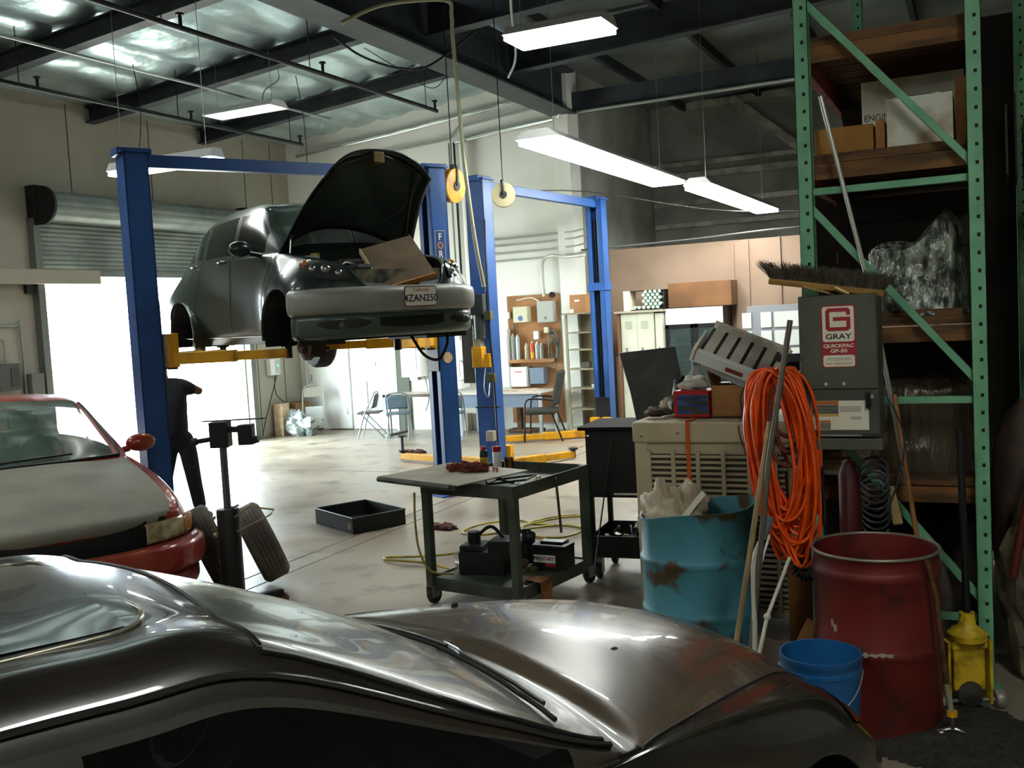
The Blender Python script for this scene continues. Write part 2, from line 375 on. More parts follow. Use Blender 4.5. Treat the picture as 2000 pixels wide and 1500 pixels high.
# pipes on the white wall
wc = M('wall_conduit', '#8f968f', .4, .5)
for (z, x0, lb) in ((3.30, -8.3, 'topmost thin conduit of the row on the white wall'), (3.19, -8.3, 'second thin conduit of the row on the white wall'), (3.06, -8.3, 'third thin conduit from the top on the white wall'), (2.93, -8.3, 'lowest thin conduit of the row on the white wall')):
    pipe('conduit_pipe', lb, [(-8.02, 15.65, z), (-6.6, 15.63, z+.01), (-6.1, 15.5, z+.02), (-5.75, 15.2, z+.03)], .014, wc, group='conduits along the white wall')
pipe('conduit_pipe', 'thick bright conduit along the top of the white wall', [(-8.28, 15.6, 5.05), (-6.35, 15.6, 5.2), (-6.2, 15.45, 5.3)], .035, chrome)
pipe('conduit_pipe', 'upper pale pipe along the top of the white wall below the roof', [(-11.7, 15.62, 5.2), (-9.6, 15.62, 5.35), (-6.6, 15.62, 5.62)], .03, chrome)
pipe('conduit_pipe', 'conduit with clamps crossing the white wall between the two top pipes', [(-10.4, 15.62, 5.0), (-8.4, 15.62, 5.12), (-8.2, 15.6, 5.3), (-6.5, 15.6, 5.45)], .022, wc)
pipe('down_pipe', 'wide white vertical pipe down the white wall behind the hose reels', [(-8.12, 15.58, 5.0), (-8.12, 15.58, 2.35)], .075, white_paint)
pipe('conduit_pipe', 'dark thin vertical conduit beside the white down pipe', [(-8.32, 15.62, 5.05), (-8.32, 15.62, 1.3)], .02, steel_dark)
pipe('conduit_pipe', 'right one of two vertical conduits left of the white down pipe', [(-8.42, 15.62, 5.05), (-8.42, 15.62, 1.6)], .016, wc)
pipe('conduit_pipe', 'pale bent conduit dropping from the conduits to the plywood panel', crom([(-5.8, 15.12, 2.90), (-6.2, 15.3, 2.9), (-6.5, 15.5, 2.95), (-6.7, 15.55, 2.9), (-6.74, 15.55, 2.7), (-6.73, 15.56, 2.28)], 5), .03, M('bent_conduit', '#b6b8ac', .4, .3))
cable_m = M('thin_cable', '#4c4f4b', .6)
pipe('cable', 'cable strung through the dark bay above the tan partition', crom([(-6.0, 15.5, 3.0), (-4.3, 16.0, 3.06), (-2.6, 16.1, 3.12), (0, 16.1, 3.1)], 5), .014, cable_m)
pipe('cable', 'thin slack cable sagging under the long fluorescent strip', crom([(-7.5, 15.62, 4.1), (-5.9, 15.5, 3.95), (-3.6, 16.0, 3.45), (-1, 16.1, 3.3)], 5), .008, cable_m)
pipe('cable', 'loose dark cables hanging from the corner of the main girder', crom([(-6.5, 9.5, 5.2), (-6.4, 9.9, 5.05), (-6.2, 10.4, 4.98), (-6.05, 10.9, 5.1), (-5.6, 11.6, 5.7)], 6), .014, iron)
pipe('conduit_pipe', 'bent conduit under the right side of the main girder', crom([(-3.6, 8.9, 5.55), (-4.6, 10.2, 5.6), (-5.5, 12.2, 5.4), (-5.9, 12.8, 5.28)], 6), .018, wc)
pipe('conduit_pipe', 'long pale pipe across the dark bay under the roof', [(-6.1, 15.72, 5.28), (-3, 15.72, 5.3), (2.0, 15.72, 5.3)], .03, wc)
# ================================================================ vehicle lifts
def post_mesh(w, d, h):       # U channel, open towards +x, w = depth along x, d = width along y
    m = MB(); t = .012
    m.bx(0, t, -d/2, d/2, 0, h).bx(0, w, -d/2, -d/2+t, 0, h).bx(0, w, d/2-t, d/2, 0, h)
    m.bx(w-t, w, -d/2, -d/2+.075, 0, h).bx(w-t, w, d/2-.075, d/2, 0, h)
    m.bx(-.03, w+.03, -d/2-.03, d/2+.03, h, h+.02)
    return m
def arm(m0, parent, p0, p1, z, stand=0):
    a = V((p0[0], p0[1], z)); b = V((p1[0], p1[1], z)); d = (b-a); L = d.length; d.normalize()
    k = a+d*(L*.55)
    ar = MB().beam(a, k, .11, .11).build('lift_arm', yellow_paint, parent, bevel=.006)
    MB().beam(k-d*.1, b, .085, .085).build('extension', yellow_paint, ar, bevel=.005)
    MB().cyl(b+V((0, 0, -.05)), b+V((0, 0, .06)), .035, n=14).cyl(b+V((0, 0, .06)), b+V((0, 0, .085)), .065, n=18).build('lift_pad', black_plastic, ar)
    if stand: MB().cyl(b+V((0, 0, .05)), b+V((0, 0, stand)), .022, n=10).cyl(b+V((0, 0, stand)), b+V((0, 0, stand+.02)), .07, n=16).build('pad_stand', steel_dark, ar)
    MB().cyl(a+V((0, 0, -.1)), a+V((0, 0, .1)), .05, n=14).build('pivot_pin', steel_dark, ar)
    return ar
def lift(label, p0, p1, H, zc, arms, group=None, decal=False, stand=0):
    p0 = V((p0[0], p0[1], 0)); p1 = V((p1[0], p1[1], 0)); d = p1-p0; L = d.length; ang = math.atan2(d.y, d.x)
    t = thing('vehicle_lift', label, 'vehicle lift', p0, ang, group)
    W_, D_ = .22, .26
    for k in range(2):
        x = 0 if k == 0 else L; sx = 1 if k == 0 else -1
        m = post_mesh(W_, D_, H); m.v = [V((x+(v.x-.11)*sx, v.y, v.z)) for v in m.v]
        p = m.build('post', blue_paint, t)
        MB().bx(x-.24, x+.24, -.24, .24, 0, .02).build('base_plate', blue_paint, p)
        MB().bx(x-sx*.06, x+sx*.12, -.12, .12, zc-.35, zc+.55).build('carriage', black_void, p, bevel=.005)
        MB().cyl((x+sx*.03, -.02, zc+.4), (x+sx*.03, -.02, H-.15), .014, n=8).build('lift_cable', zinc, p)
        MB().cyl((x-sx*.02, .05, zc+.4), (x-sx*.02, .05, H-.3), .025, n=10).build('cylinder_rod', black_void, p)
        if k: MB().bx(x-sx*.12, x+sx*.13, -.15, .15, H*.62, H*.62+.12).build('collar', blue_paint, p, bevel=.004)
        MB().bx(x-.16, x+.16, -.1, .1, H-.02, H+.05).build('pulley_cover', blue_paint, p, bevel=.01)
        if k == 1 and decal: PD.append((p, x))
    MB().bx(0, L, -.05, .05, H-.12, H-.0).build('overhead_beam', blue_paint, t, bevel=.004)
    for (i, u, v_) in arms:
        x = .2 if i == 0 else L-.2; s_ = 1 if v_ > 0 else -1
        arm(None, t, (x, s_*.1), (x+u if i == 0 else x-u, v_), zc, stand if v_ > 0 else 0)
        MB().bx(x-.05, x+.05, s_*.1-.07, s_*.1+.07, zc-.08, zc+.24).build('arm_bracket', yellow_paint, t, bevel=.005)
    return t, ang, L
PD = []
# lift local frame: x from first to second post, y to the left of that
lf, la, LL = lift('blue two-post lift holding the dark green car in the air', (-7.15, 7.04), (-5.6, 9.92), 3.68, 1.76, ((0, .85, -.85), (0, .85, .85), (1, .85, -.85), (1, .85, .85)), decal=True)
lf2, _, _ = lift('empty blue two-post lift behind the lifted car, arms down on the floor', (-5.78, 11.44), (-5.5, 14.95), 3.72, .07, ((0, .9, -.6), (0, .35, 1.85), (1, .9, -.9), (1, .95, 1.3)), stand=.28)
# vertical decal and round sticker on the second post (faces the side the car looks to, local -y)
pst, px_ = PD[0]
dec = M('decal_cream', '#d9d3b8', .5)
def postface(x, z): return T(px_+x, -.1315, z) @ RX(pi/2)
MB().prism([(-.062, -.36), (.062, -.36), (.062, .36), (-.062, .36)], 0, .001, T=postface(-.01, 2.62)).prism([(-.066, -.364), (.066, -.364), (.066, .364), (-.066, .364)], -.0005, .0005, T=postface(-.01, 2.62), mi=1).build('decal', [M('decal_blue', '#1f3f73', .5), dec], pst)
for i, chh in enumerate('FORWARD'):
    text('lettering', chh, .105, dec if i != 1 else M('decal_orange', '#d07a2a', .5), pst, postface(-.01, 2.91-i*.097) @ T(0, 0, .0012), sx=.9, bold=.002)
MB().lathe([(0, .001), (.062, .001), (.062, 0)], 20, T=postface(.0, 1.56)).build('sticker', M('sticker_tan', '#c98b62', .5, col2='#d8c9a4', ns=30), pst)
MB().prism([(-.03, -.045), (.03, -.045), (.03, .045), (-.03, .045)], 0, .001, T=postface(.03, 1.98)).build('sticker', dec, pst)
# hose reels
def reel(label, c, r, nrm, col, edge):
    n_ = V(nrm).normalized(); Tm = fr(c, n_.orthogonal(), n_.cross(n_.orthogonal()))
    t = thing('hose_reel', label, 'hose reel', mat=T(*c))
    Tm.translation = V((0, 0, 0))
    MB().lathe([(0, .03), (r*.9, .03), (r, .02), (r, .045), (r*.6, .05), (0, .05)], 28, T=Tm).build('side_plate', col, t, smooth=40)
    MB().lathe([(r*.3, .052), (r*.3, .062), (0, .062)], 20, T=Tm).build('hub', steel_dark, t); q_ = Tm.to_3x3() @ V((0, 0, 1))
    MB().beam(q_*.07, q_*.07+V((0, 0, r*1.15)), .035, .012).beam(q_*.07+V((0, 0, r*1.15)), V((0, 0, r*1.2)), .035, .012).build('hanger_arm', steel_dark, t)
    MB().lathe([(0, -.05), (r*.9, -.05), (r, -.04), (r, -.06), (0, -.06)], 28, T=Tm).build('side_plate', col, t, smooth=40)
    MB().lathe([(r*.5, -.04), (r*.86, -.03), (r*.86, .02), (r*.5, .03)], 28, T=Tm).build('hose_drum', edge, t, smooth=40)
    MB().beam((0, 0, 0), (0, 0, r*1.25), .03, .05).build('bracket', steel_dark, t); MB().cyl((0, 0, r*1.2), (0, 0, roofz(c[0])-c[2]-.02), .007, n=6).build('hanger', iron, t)
    return t
reel('yellow hose reel hanging beside the second lift post', (-5.66, 10.55, 3.56), .2, (1, -.1, -.1), yellow_paint, M('reel_red', '#6d3420', .6))
reel('pale cream hose reel hung on the empty lift post', (-5.2, 10.95, 3.44), .145, (.5, -1, 0), M('cream_reel', '#a39a78', .6), M('reel_hose', '#b98f3a', .6))
# ================================================================ pallet rack
def upright(mb, x0, y0, h, w=.072, d=.075, s=1):
    mb.bx(x0, x0+w, y0, y0+.003, 0, h)                      # front face
    mb.bx(x0, x0+.003, y0, y0+d, 0, h).bx(x0+w-.003, x0+w, y0, y0+d, 0, h)
    z = .1
    while z < h-.05:
        mb.bx(x0+w*.6-.0075, x0+w*.6+.0075, y0-.0012, y0, z-.009, z+.009, mi=1); z += .0865
hole_m = M('slot_dark', '#0b0f0c', .8)
rk = thing('pallet_rack', 'tall green pallet rack with wooden decks along the right side', 'storage rack', (-.86, 5.36, 0))
RXw, RH, RD = .868, 4.3, 2.7
def rack_frame(yy, left_h=RH, right_h=RH):
    for x0, hh in ((0, left_h), (RXw-.072, right_h)):
        m = MB(); upright(m, x0, yy, hh); u = m.build('upright', [rack_green, hole_m], rk)
        MB().bx(x0-.03, x0+.1, yy-.03, yy+.1, 0, .012).build('foot_plate', rack_green, u)
rack_frame(0); rack_frame(RD)
br = [((.06, .1, 2.545), (.81, .1, 2.545)), ((.06, .1, 1.46), (.81, .1, 1.46)), ((.06, .1, .36), (.81, .1, .36)), ((.06, .1, 3.5), (.81, .1, 2.62)), ((.06, .1, 2.46), (.81, .1, 1.56)), ((.06, .1, 1.38), (.81, .1, .46)), ((.06, .1, 4.2), (.81, .1, 3.6))]
for a, b in br:
    MB().beam(V(a)-V((0, .06, 0)), V(b)-V((0, .06, 0)), .03, .036).build('brace', rack_green, rk, bevel=.003)
for z in (1.06, 1.88, 2.74, 3.34):
    for x0 in (.0, RXw-.055):
        MB().bx(x0+.01, x0+.05, .08, RD, z-.16, z-.045).build('load_beam', rack_red if z > 1.2 else M('beam_brown', '#4a2b16', .6), rk, bevel=.003)
    m = MB(); k = 0
    for i in range(14):
        y = .1+i*(RD-.1)/14
        m.bx(.0, RXw, y, y+.165, z-.045, z)
    m.build('deck_boards', wood_dark, rk)
    MB().bx(.05, RXw-.05, .085, .1, z-.13, z-.05).build('end_board', M('end_board', '#7a5226', .7, col2='#4d3317', ns=3, stretch=(1, 6, 6)), rk)
# second rack further right
rk2 = thing('pallet_rack', 'second green rack at the right edge seen edge on', 'storage rack', (.1, 6.9, 0))
rk_main = rk; rk = rk2
for (x0, y0, hh) in ((.12, 1.25, 4.4), (.19, .45, 4.2)):
    m = MB(); upright(m, x0, y0, hh); m.build('upright', [rack_green, hole_m], rk)
for (z) in (1.75, 2.62):
    MB().bx(.2, .26, .3, 1.4, z-.12, z).build('load_beam', rack_red, rk)
MB().beam((.2, .5, 3.2), (.2, 1.25, 3.9), .03, .03).build('brace', rack_green, rk)
rk = rk_main
# ================================================================ vehicles
def cr1(p0, p1, p2, p3, t):
    return .5*((2*p1)+(p2-p0)*t+(2*p0-5*p1+4*p2-p3)*t*t+(3*p1-p0-3*p2+p3)*t*t*t)
class Skin:      # smooth body surface through measured cross sections (one half, y >= 0)
    def __init__(s, st):
        s.P = [[V((x+(p[2] if len(p) > 2 else 0), p[0], p[1])) for p in ks] for x, ks in st]; s.X = [x for x, _ in st]
        s.nu = len(s.P)-1; s.nv = len(s.P[0])-1
    def row(s, u):
        i = min(int(u), s.nu-1); t = u-i; P = s.P; n = s.nu
        g = lambda a: P[a] if 0 <= a <= n else [P[0][k]*2-P[1][k] if a < 0 else P[n][k]*2-P[n-1][k] for k in range(s.nv+1)]
        A, B, C, D = g(i-1), g(i), g(i+1), g(i+2)
        return [cr1(A[k], B[k], C[k], D[k], t) for k in range(s.nv+1)]
    def on(s, R, v):
        n = s.nv; i = min(int(v), n-1); t = v-i
        a = R[i-1] if i > 0 else R[0]*2-R[1]
        d = R[i+2] if i+2 <= n else V((R[n-1].x, -R[n-1].y, R[n-1].z))
        return cr1(a, R[i], R[i+1], d, t)
    def __call__(s, u, v, side=1):
        p = s.on(s.row(u), v); return V((p.x, p.y*side, p.z))
    def u_at(s, x):
        for i in range(s.nu):
            if s.X[i] <= x <= s.X[i+1]: return i+(x-s.X[i])/(s.X[i+1]-s.X[i])
        return 0 if x < s.X[0] else s.nu
def body_parts(S, du, dv, cls, arches=()):
    """cut the surface into parts; cls(u, v, p, side) names the part of a cell"""
    us = [i/du for i in range(S.nu*du+1)]; vs = [j/dv for j in range(S.nv*dv+1)]
    out = {}
    rows = [S.row(u) for u in us]
    for side in (1, -1):
        Gp = []
        for R in rows: Gp.append([(lambda p: V((p.x, max(p.y, 0)*side, p.z)))(S.on(R, v)) for v in vs])
        for i in range(len(us)-1):
            for j in range(len(vs)-1):
                q = [Gp[i][j], Gp[i+1][j], Gp[i+1][j+1], Gp[i][j+1]]
                um, vm = (us[i]+us[i+1])/2, (vs[j]+vs[j+1])/2
                if vm < 3.4:
                    skip = False
                    for (xc, zc, r) in arches:
                        ins = [math.hypot(p.x-xc, p.z-zc) < r for p in q]
                        if all(ins): skip = True
                        elif any(ins):
                            q = [(V((xc+(p.x-xc)*r/max(math.hypot(p.x-xc, p.z-zc), 1e-4), p.y, zc+(p.z-zc)*r/max(math.hypot(p.x-xc, p.z-zc), 1e-4))) if k else p) for p, k in zip(q, ins)]
                    if skip: continue
                nm = cls(um, vm, (q[0]+q[2])/2, side)
                if nm is None: continue
                d = out.setdefault(nm, {'v': [], 'f': [], 'k': {}})
                ids = []
                for p in q:
                    key = (round(p.x, 4), round(p.y, 4), round(p.z, 4))
                    if key not in d['k']: d['k'][key] = len(d['v']); d['v'].append(p)
                    if d['k'][key] not in ids: ids.append(d['k'][key])
                if len(ids) >= 3: d['f'].append(ids if side > 0 else ids[::-1])
    res = {}
    for k, d in out.items():
        m = MB(); m.add(d['v'], d['f']); res[k] = m
    return res
def seam(S, pts, r, side, off=.0, n=6, k=6):
    P = crom([V(p).to_3d() for p in [(u, v, 0) for u, v in pts]], k); m = MB()
    m.tube([S(p.x, min(max(p.y, 0), S.nv), side)+V((0, side*off*.6, off)) for p in P], r, n); return m
def wheel(parent, c, r=.31, w=.2, tilt=0, steer=0, rim=True, yy=1, name='wheel'):
    Tm = T(*c) @ RZ(steer) @ RX(-pi/2*yy)
    o = MB().lathe([(r*.62, -w/2), (r*.9, -w/2), (r*.97, -w*.4), (r, -w*.28)]+[(r-(.008 if i % 2 else 0), -w*.28+w*.56*i/9) for i in range(1, 9)]+[(r, w*.28), (r*.97, w*.4), (r*.9, w/2), (r*.62, w/2)], 36, T=Tm).build(name, rubber, parent, smooth=35)
    if rim:
        m = MB().lathe([(r*.62, w/2), (r*.58, w*.46), (r*.56, w*.3), (r*.2, w*.34), (r*.08, w*.42), (0, w*.42)], 30, T=Tm)
        for i in range(5):
            a = 2*pi*i/5; m.box((0, 0, 0), (r*.5, r*.16, .02), T=Tm @ RZ(a) @ T(r*.33, 0, w*.4))
        m.build('rim', M('wheel_rim', '#8d9091', .35, .7), o, smooth=35)
    return o
def well(parent, xc, zc, r, y0, y1):
    m = MB(); n_ = 20; G = []
    for i in range(n_+1):
        a = -.35+(pi+.7)*i/n_; G.append([(xc+r*cos(a), y0, zc+r*sin(a)), (xc+r*cos(a), y1, zc+r*sin(a))])
    m.grid(G); m.add([(g_[1][0], y1, g_[1][2]) for g_ in G], [tuple(range(n_+1))])
    return m.build('wheel_well', black_void, parent)
# ---------------------------------------------------------------- black sedan in front
ctrim = M('trim_black', '#35312a', .32, coat=.25, col2='#2a2721', ns=3)
pb = M('dusty_black_paint', '#1a1713', .27, .1, col2='#29241d', ns=2.5, coat=.6)
pb_d = M('dusty_hood_paint', '#42372a', .27, .05, col2='#56493a', ns=3.2, lo=.35, hi=.7, coat=.38, col3='#6b3020', ns3=1.3, lo3=.7, hi3=.8)
ws_m = M('dusty_windshield', '#474d43', .24, 0, col2='#5c6053', ns=3, coat=.35, alpha=.93)
gl_d = M('dark_side_glass', '#0d0f0e', .06, 0, coat=.4, alpha=.5)
A = Skin([
 (-3.3, [(.40, .35), (.62, .42), (.66, .60), (.60, .82), (.56, .86), (.42, .88), (.22, .90), (0, .90)]),
 (-3.0, [(.62, .28), (.78, .42), (.80, .64), (.72, .95), (.68, .98), (.52, 1.0), (.28, 1.01), (0, 1.01)]),
 (-2.45, [(.70, .22), (.82, .40), (.84, .64), (.77, .97), (.72, 1.01), (.56, 1.05), (.32, 1.07), (0, 1.08)]),
 (-2.0, [(.70, .20), (.83, .40), (.84, .64), (.79, .95), (.75, .99), (.60, 1.28), (.36, 1.34), (0, 1.36)]),
 (-1.55, [(.70, .20), (.83, .40), (.85, .64), (.81, .93), (.77, .97), (.615, 1.375), (.38, 1.422), (0, 1.44)]),
 (-1.15, [(.70, .20), (.83, .40), (.85, .64), (.82, .92), (.785, .96), (.62, 1.375), (.38, 1.425), (0, 1.445)]),
 (-.87, [(.70, .20), (.83, .40), (.85, .64), (.82, .92), (.79, .96), (.625, 1.345), (.38, 1.40), (0, 1.42, .02)]),
 (-.42, [(.70, .20), (.83, .40), (.85, .64), (.83, .91), (.80, .95), (.715, 1.12), (.42, 1.185, .04), (0, 1.205, .08)]),
 (-.05, [(.70, .20), (.83, .40), (.86, .64), (.84, .90), (.81, .93), (.765, .945), (.44, .965, .07), (0, .975, .12)]),
 (.12, [(.70, .20), (.83, .40), (.86, .64), (.84, .88), (.78, .925), (.60, .957, .03), (.34, .97, .07), (0, .98, .1)]),
 (.5, [(.70, .20), (.84, .40), (.87, .64), (.82, .84), (.70, .885), (.52, .935), (.30, .97), (0, .98)]),
 (.9, [(.70, .20), (.83, .40), (.85, .60), (.77, .765), (.60, .815), (.46, .86), (.26, .897), (0, .91)]),
 (1.15, [(.68, .22), (.79, .40), (.80, .54), (.69, .66), (.53, .71), (.42, .745), (.24, .775, .03), (0, .79, .05)]),
 (1.32, [(.60, .24), (.70, .38), (.70, .48), (.58, .56), (.46, .60), (.36, .62, .04), (.2, .64, .08), (0, .645, .1)]),
 (1.42, [(.45, .26), (.52, .36), (.52, .43), (.46, .48), (.38, .51), (.3, .53, .05), (.18, .54, .09), (0, .545, .11)])])
ca = thing('sedan', 'dusty black sedan with sunroof filling the foreground', 'car', (-1.525, 2.545, 0), math.atan2(.925, .38))
uw0, uw1 = 6.02, 8.0      # windshield top and base stations
def clsA(u, v, p, side):
    if v > 5.05 and uw0 < u < uw1 and v > 5.18: return 'windshield'
    if u > 8.35 and v > 4.0 and u < 12.6: return 'hood'
    if 8.0 <= u <= 8.35 and v > 4.6: return 'cowl'
    if 4.12 < v < 4.77 and 3.3 < u < 7.5 and not (4.55 < u < 4.75): return 'side_window|%d%d' % (side, 1 if u < 4.6 else 2)
    if 3.1 < u < 7.9 and 4.0 < v < 4.84: return 'door_frame'
    if 3.1 < u <= uw0 and v > 4.84: return 'roof'
    if 2.0 < u < 3.1 and v > 4.6: return 'rear_window'
    return 'body_shell'
pa = body_parts(A, 24, 22, clsA, [(.70, .31, .36), (-1.95, .31, .36)])
mats = dict(windshield=ws_m, hood=pb_d, cowl=ctrim, side_window=gl_d, door_frame=ctrim, roof=pb, rear_window=gl_d, body_shell=pb)
PA = {}
for k, m in pa.items(): PA[k] = m.build(k.split('|')[0], mats[k.split('|')[0]], ca, smooth=70)
for sd in (1, -1):
    seam(A, [(3.2, 4.9), (4, 4.92), (5, 4.92), (6, 4.92), (7, 4.94), (7.95, 5.0)], .0075, sd, .006).build('drip_moulding', M('moulding_glint', '#3c3a35', .25, .6), ca, smooth=60)
    seam(A, [(6.0, 5.12), (7, 5.12), (7.95, 5.15)], .008, sd, .002).build('windshield_seal', black_plastic, ca, smooth=60)
    seam(A, [(8.4, 4.02), (9.5, 4.0), (11, 4.0), (12.55, 4.0)], .0045, sd, .0).build('hood_gap', black_plastic, PA['hood'])
    wheel(ca, (.70, sd*.74, .31), .31, .2, yy=sd); wheel(ca, (-1.95, sd*.74, .31), .31, .2, yy=sd)
    well(ca, .70, .31, .36, sd*.84, sd*.5); well(ca, -1.95, .31, .36, sd*.84, sd*.5)
    # headlight wrapping the corner
    G = [[A(11.55+1.3*i/8, 2.55+1.15*j/5, sd)+V((.004, sd*.004, .004)) for j in range(6)] for i in range(9)]
    MB().grid(G).build('headlight', M('headlight_amber', '#5b4a2b', .12, .1, col2='#93792e', ns=6, coat=1), ca, smooth=60)
# sunroof: sliding panel with raised bright edge
def on_roof(x, y):     # point on the roof surface over (x, y)
    u = A.u_at(x); R = A.row(u); sg = 1 if y >= 0 else -1; best = None
    for j in range(0, 61):
        v = 4.9+2.1*j/60; p = A.on(R, v); d = abs(p.y-abs(y))
        if best is None or d < best[0]: best = (d, p)
    return V((x, y, best[1].z))
pts = [(-1.035-.27+px_, py_) for px_, py_ in rrect(.62, .86, .11, 6)]
sp = [on_roof(x, y)+V((0, 0, .002)) for x, y in pts]
c_ = sum(sp, V())/len(sp)
MB().tube(sp, .0055, 6, closed=True).build('sunroof_edge', M('sunroof_rim', '#8d8878', .25, .5), ca, smooth=60)
Gs = [[on_roof(-1.6+.55*i/12, -.4+.8*j/12)+V((0, 0, .0035)) for j in range(13)] for i in range(13)]
MB().grid(Gs).build('sunroof_panel', pb, ca, smooth=60)
MB().tube([A(6.02, 5.2+1.8*j/16, sd_) + V((0, 0, .002)) for sd_ in (1,) for j in range(17)]+[A(6.02, 7-1.8*j/16, -1)+V((0, 0, .002)) for j in range(1, 17)], .005, 6).build('windshield_seal', black_plastic, ca, smooth=60)
# wipers
def on_ws(u, y):
    R = A.row(u); b = min((abs(A.on(R, 5+2*j/40).y-abs(y)), j) for j in range(41))[1]; p = A.on(R, 5+2*b/40); return V((p.x, y, p.z))
for (ya, yb, uu) in ((.52, -.1, 7.72), (.02, -.60, 7.68)):
    w_ = MB(); N_ = 14; L_ = [on_ws(7.95+(uu-7.95)*min(1, i/5), ya+(yb-ya)*i/N_)+V((0, 0, .022)) for i in range(N_+1)]
    w_.tube(L_, [.011]*5+[.008]*(N_-4), 6, flat=.6)
    wo = w_.build('wiper_arm', ctrim, ca, smooth=50)
    MB().tube([on_ws(uu-.06, yb+.42-.5*i/8)+V((0, 0, .011)) for i in range(9)], .007, 6).build('wiper_blade', rubber, wo)
    MB().cyl(L_[0]-V((0, 0, .03)), L_[0]+V((0, 0, .01)), .024, n=14).build('pivot_cap', ctrim, wo)
for (x, y) in ((.42, .42), (.42, -.35)):
    R = A.row(A.u_at(x)); MB().sph((x, y, .968), (.016, .01, .008), 8, 6).build('washer_nozzle', black_plastic, PA['hood'])
# interior behind the glass
tan_in = M('seat_cloth', '#3a362f', .9)
MB().bx(-.25, .0, -.7, .7, .72, .93).build('dashboard', black_plastic, ca, bevel=.05)
for y in (.36, -.36):
    s_ = MB().bx(-1.35, -.85, y-.24, y+.24, .35, .55).box((0, 0, 0), (.13, .46, .62), T=T(-1.42, y, .82) @ RY(-.25)).build('seat', tan_in, ca, bevel=.05)
    MB().box((-1.52, y, 1.22), (.1, .26, .17)).build('headrest', tan_in, s_, bevel=.04)
MB().tube([(-.62+.08*cos(a), .36+.18*sin(a), .95+.17*cos(a)) for a in [2*pi*i/20 for i in range(20)]], .014, 8, closed=True).build('steering_wheel', black_plastic, ca)
MB().bx(-2.2, .1, -.72, .72, .2, .25).build('floor_pan', black_void, ca)
MB().tube([(-.75, 0, 1.335), (-.66, 0, 1.29)], .008, 6).box((-.64, 0, 1.27), (.02, .22, .06)).build('rear_view_mirror', black_plastic, ca)
# ---------------------------------------------------------------- dark green car on the lift
pg = M('dark_green_paint', '#2b3630', .32, .3, col2='#222c26', ns=2, coat=.35)
bump_m = M('silver_bumper', '#94968d', .42, .1, col2='#82847c', ns=2)
B = Skin([
 (-2.10, [(.45, .30), (.60, .42), (.64, .60), (.52, .80), (.46, .86), (.34, .92, .03), (.18, .95, .01), (0, .96)]),
 (-1.98, [(.62, .24), (.78, .40), (.82, .64), (.62, .94), (.58, .99), (.44, 1.09), (.24, 1.13), (0, 1.14)]),
 (-1.75, [(.70, .22), (.85, .38), (.88, .66), (.68, 1.0), (.64, 1.05), (.49, 1.27), (.27, 1.33), (0, 1.345)]),
 (-1.37, [(.70, .20), (.86, .36), (.89, .66), (.72, 1.02), (.69, 1.07), (.53, 1.42), (.30, 1.48), (0, 1.495)]),
 (-.9, [(.70, .19), (.79, .36), (.79, .66), (.74, 1.02), (.71, 1.06), (.55, 1.495), (.32, 1.55), (0, 1.565)]),
 (-.2, [(.70, .19), (.765, .36), (.765, .66), (.74, 1.01), (.71, 1.05), (.56, 1.51), (.33, 1.575), (0, 1.595)]),
 (.3, [(.70, .19), (.765, .36), (.765, .65), (.73, 1.0), (.70, 1.04), (.55, 1.47), (.32, 1.53), (0, 1.55)]),
 (.62, [(.70, .19), (.775, .36), (.78, .65), (.72, .99), (.69, 1.03), (.60, 1.24), (.35, 1.31), (0, 1.335)]),
 (.88, [(.70, .19), (.83, .37), (.85, .66), (.72, .97), (.67, 1.02), (.63, 1.06), (.39, 1.10, .06), (0, 1.11, .1)]),
 (1.02, [(.69, .19), (.85, .38), (.86, .68), (.75, .96), (.66, 1.0), (.62, .86), (.36, .80), (0, .80)]),
 (1.25, [(.68, .19), (.86, .38), (.88, .70), (.75, .92), (.63, .965), (.58, .80), (.32, .74), (0, .74)]),
 (1.6, [(.66, .19), (.85, .36), (.87, .66), (.73, .86), (.58, .91), (.53, .78), (.28, .72), (0, .72)]),
 (1.84, [(.50, .28), (.58, .38), (.62, .58), (.58, .76), (.48, .83), (.45, .74), (.2, .70), (0, .70)]),
 (1.95, [(.40, .32), (.46, .40), (.48, .5), (.45, .64), (.40, .69), (.36, .66), (.2, .64), (0, .64)]),
 (1.99, [(.3, .36), (.4, .42), (.4, .48), (.36, .56), (.3, .58), (.2, .58), (.1, .57), (0, .57)])])
Z0 = 1.66
bh = V((.88, -.475)).normalized()
cb = thing('wagon', 'dark green retro wagon raised on the blue lift with its hood open', 'car', (-6.32, 8.47, Z0), math.atan2(bh.y, bh.x))
glB = M('green_tint_glass', '#29443b', .12, 0, coat=.2, alpha=.75)
def clsB(u, v, p, side):
    if 6.0 < u < 8.0 and v > 5.12: return 'windshield'
    if u > 8.6 and v > 4.08: return 'engine_bay'
    if 4.15 < v < 4.86 and (1.6 < u < 3.6 or 3.85 < u < 5.0 or 5.15 < u < 6.9): return 'side_window|%d%d' % (side, 1 if u < 3.7 else 2 if u < 5.1 else 3)
    if .35 < u < 1.9 and v > 5.3: return 'rear_window'
    return 'body_shell'
ARB = [(1.25, .30, .385), (-1.37, .30, .37)]
pbx = body_parts(B, 20, 16, clsB, ARB)
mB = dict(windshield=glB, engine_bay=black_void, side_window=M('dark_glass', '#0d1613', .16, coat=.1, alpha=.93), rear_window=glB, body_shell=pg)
PB = {k: m.build(k.split('|')[0], mB[k.split('|')[0]], cb, smooth=60) for k, m in pbx.items()}
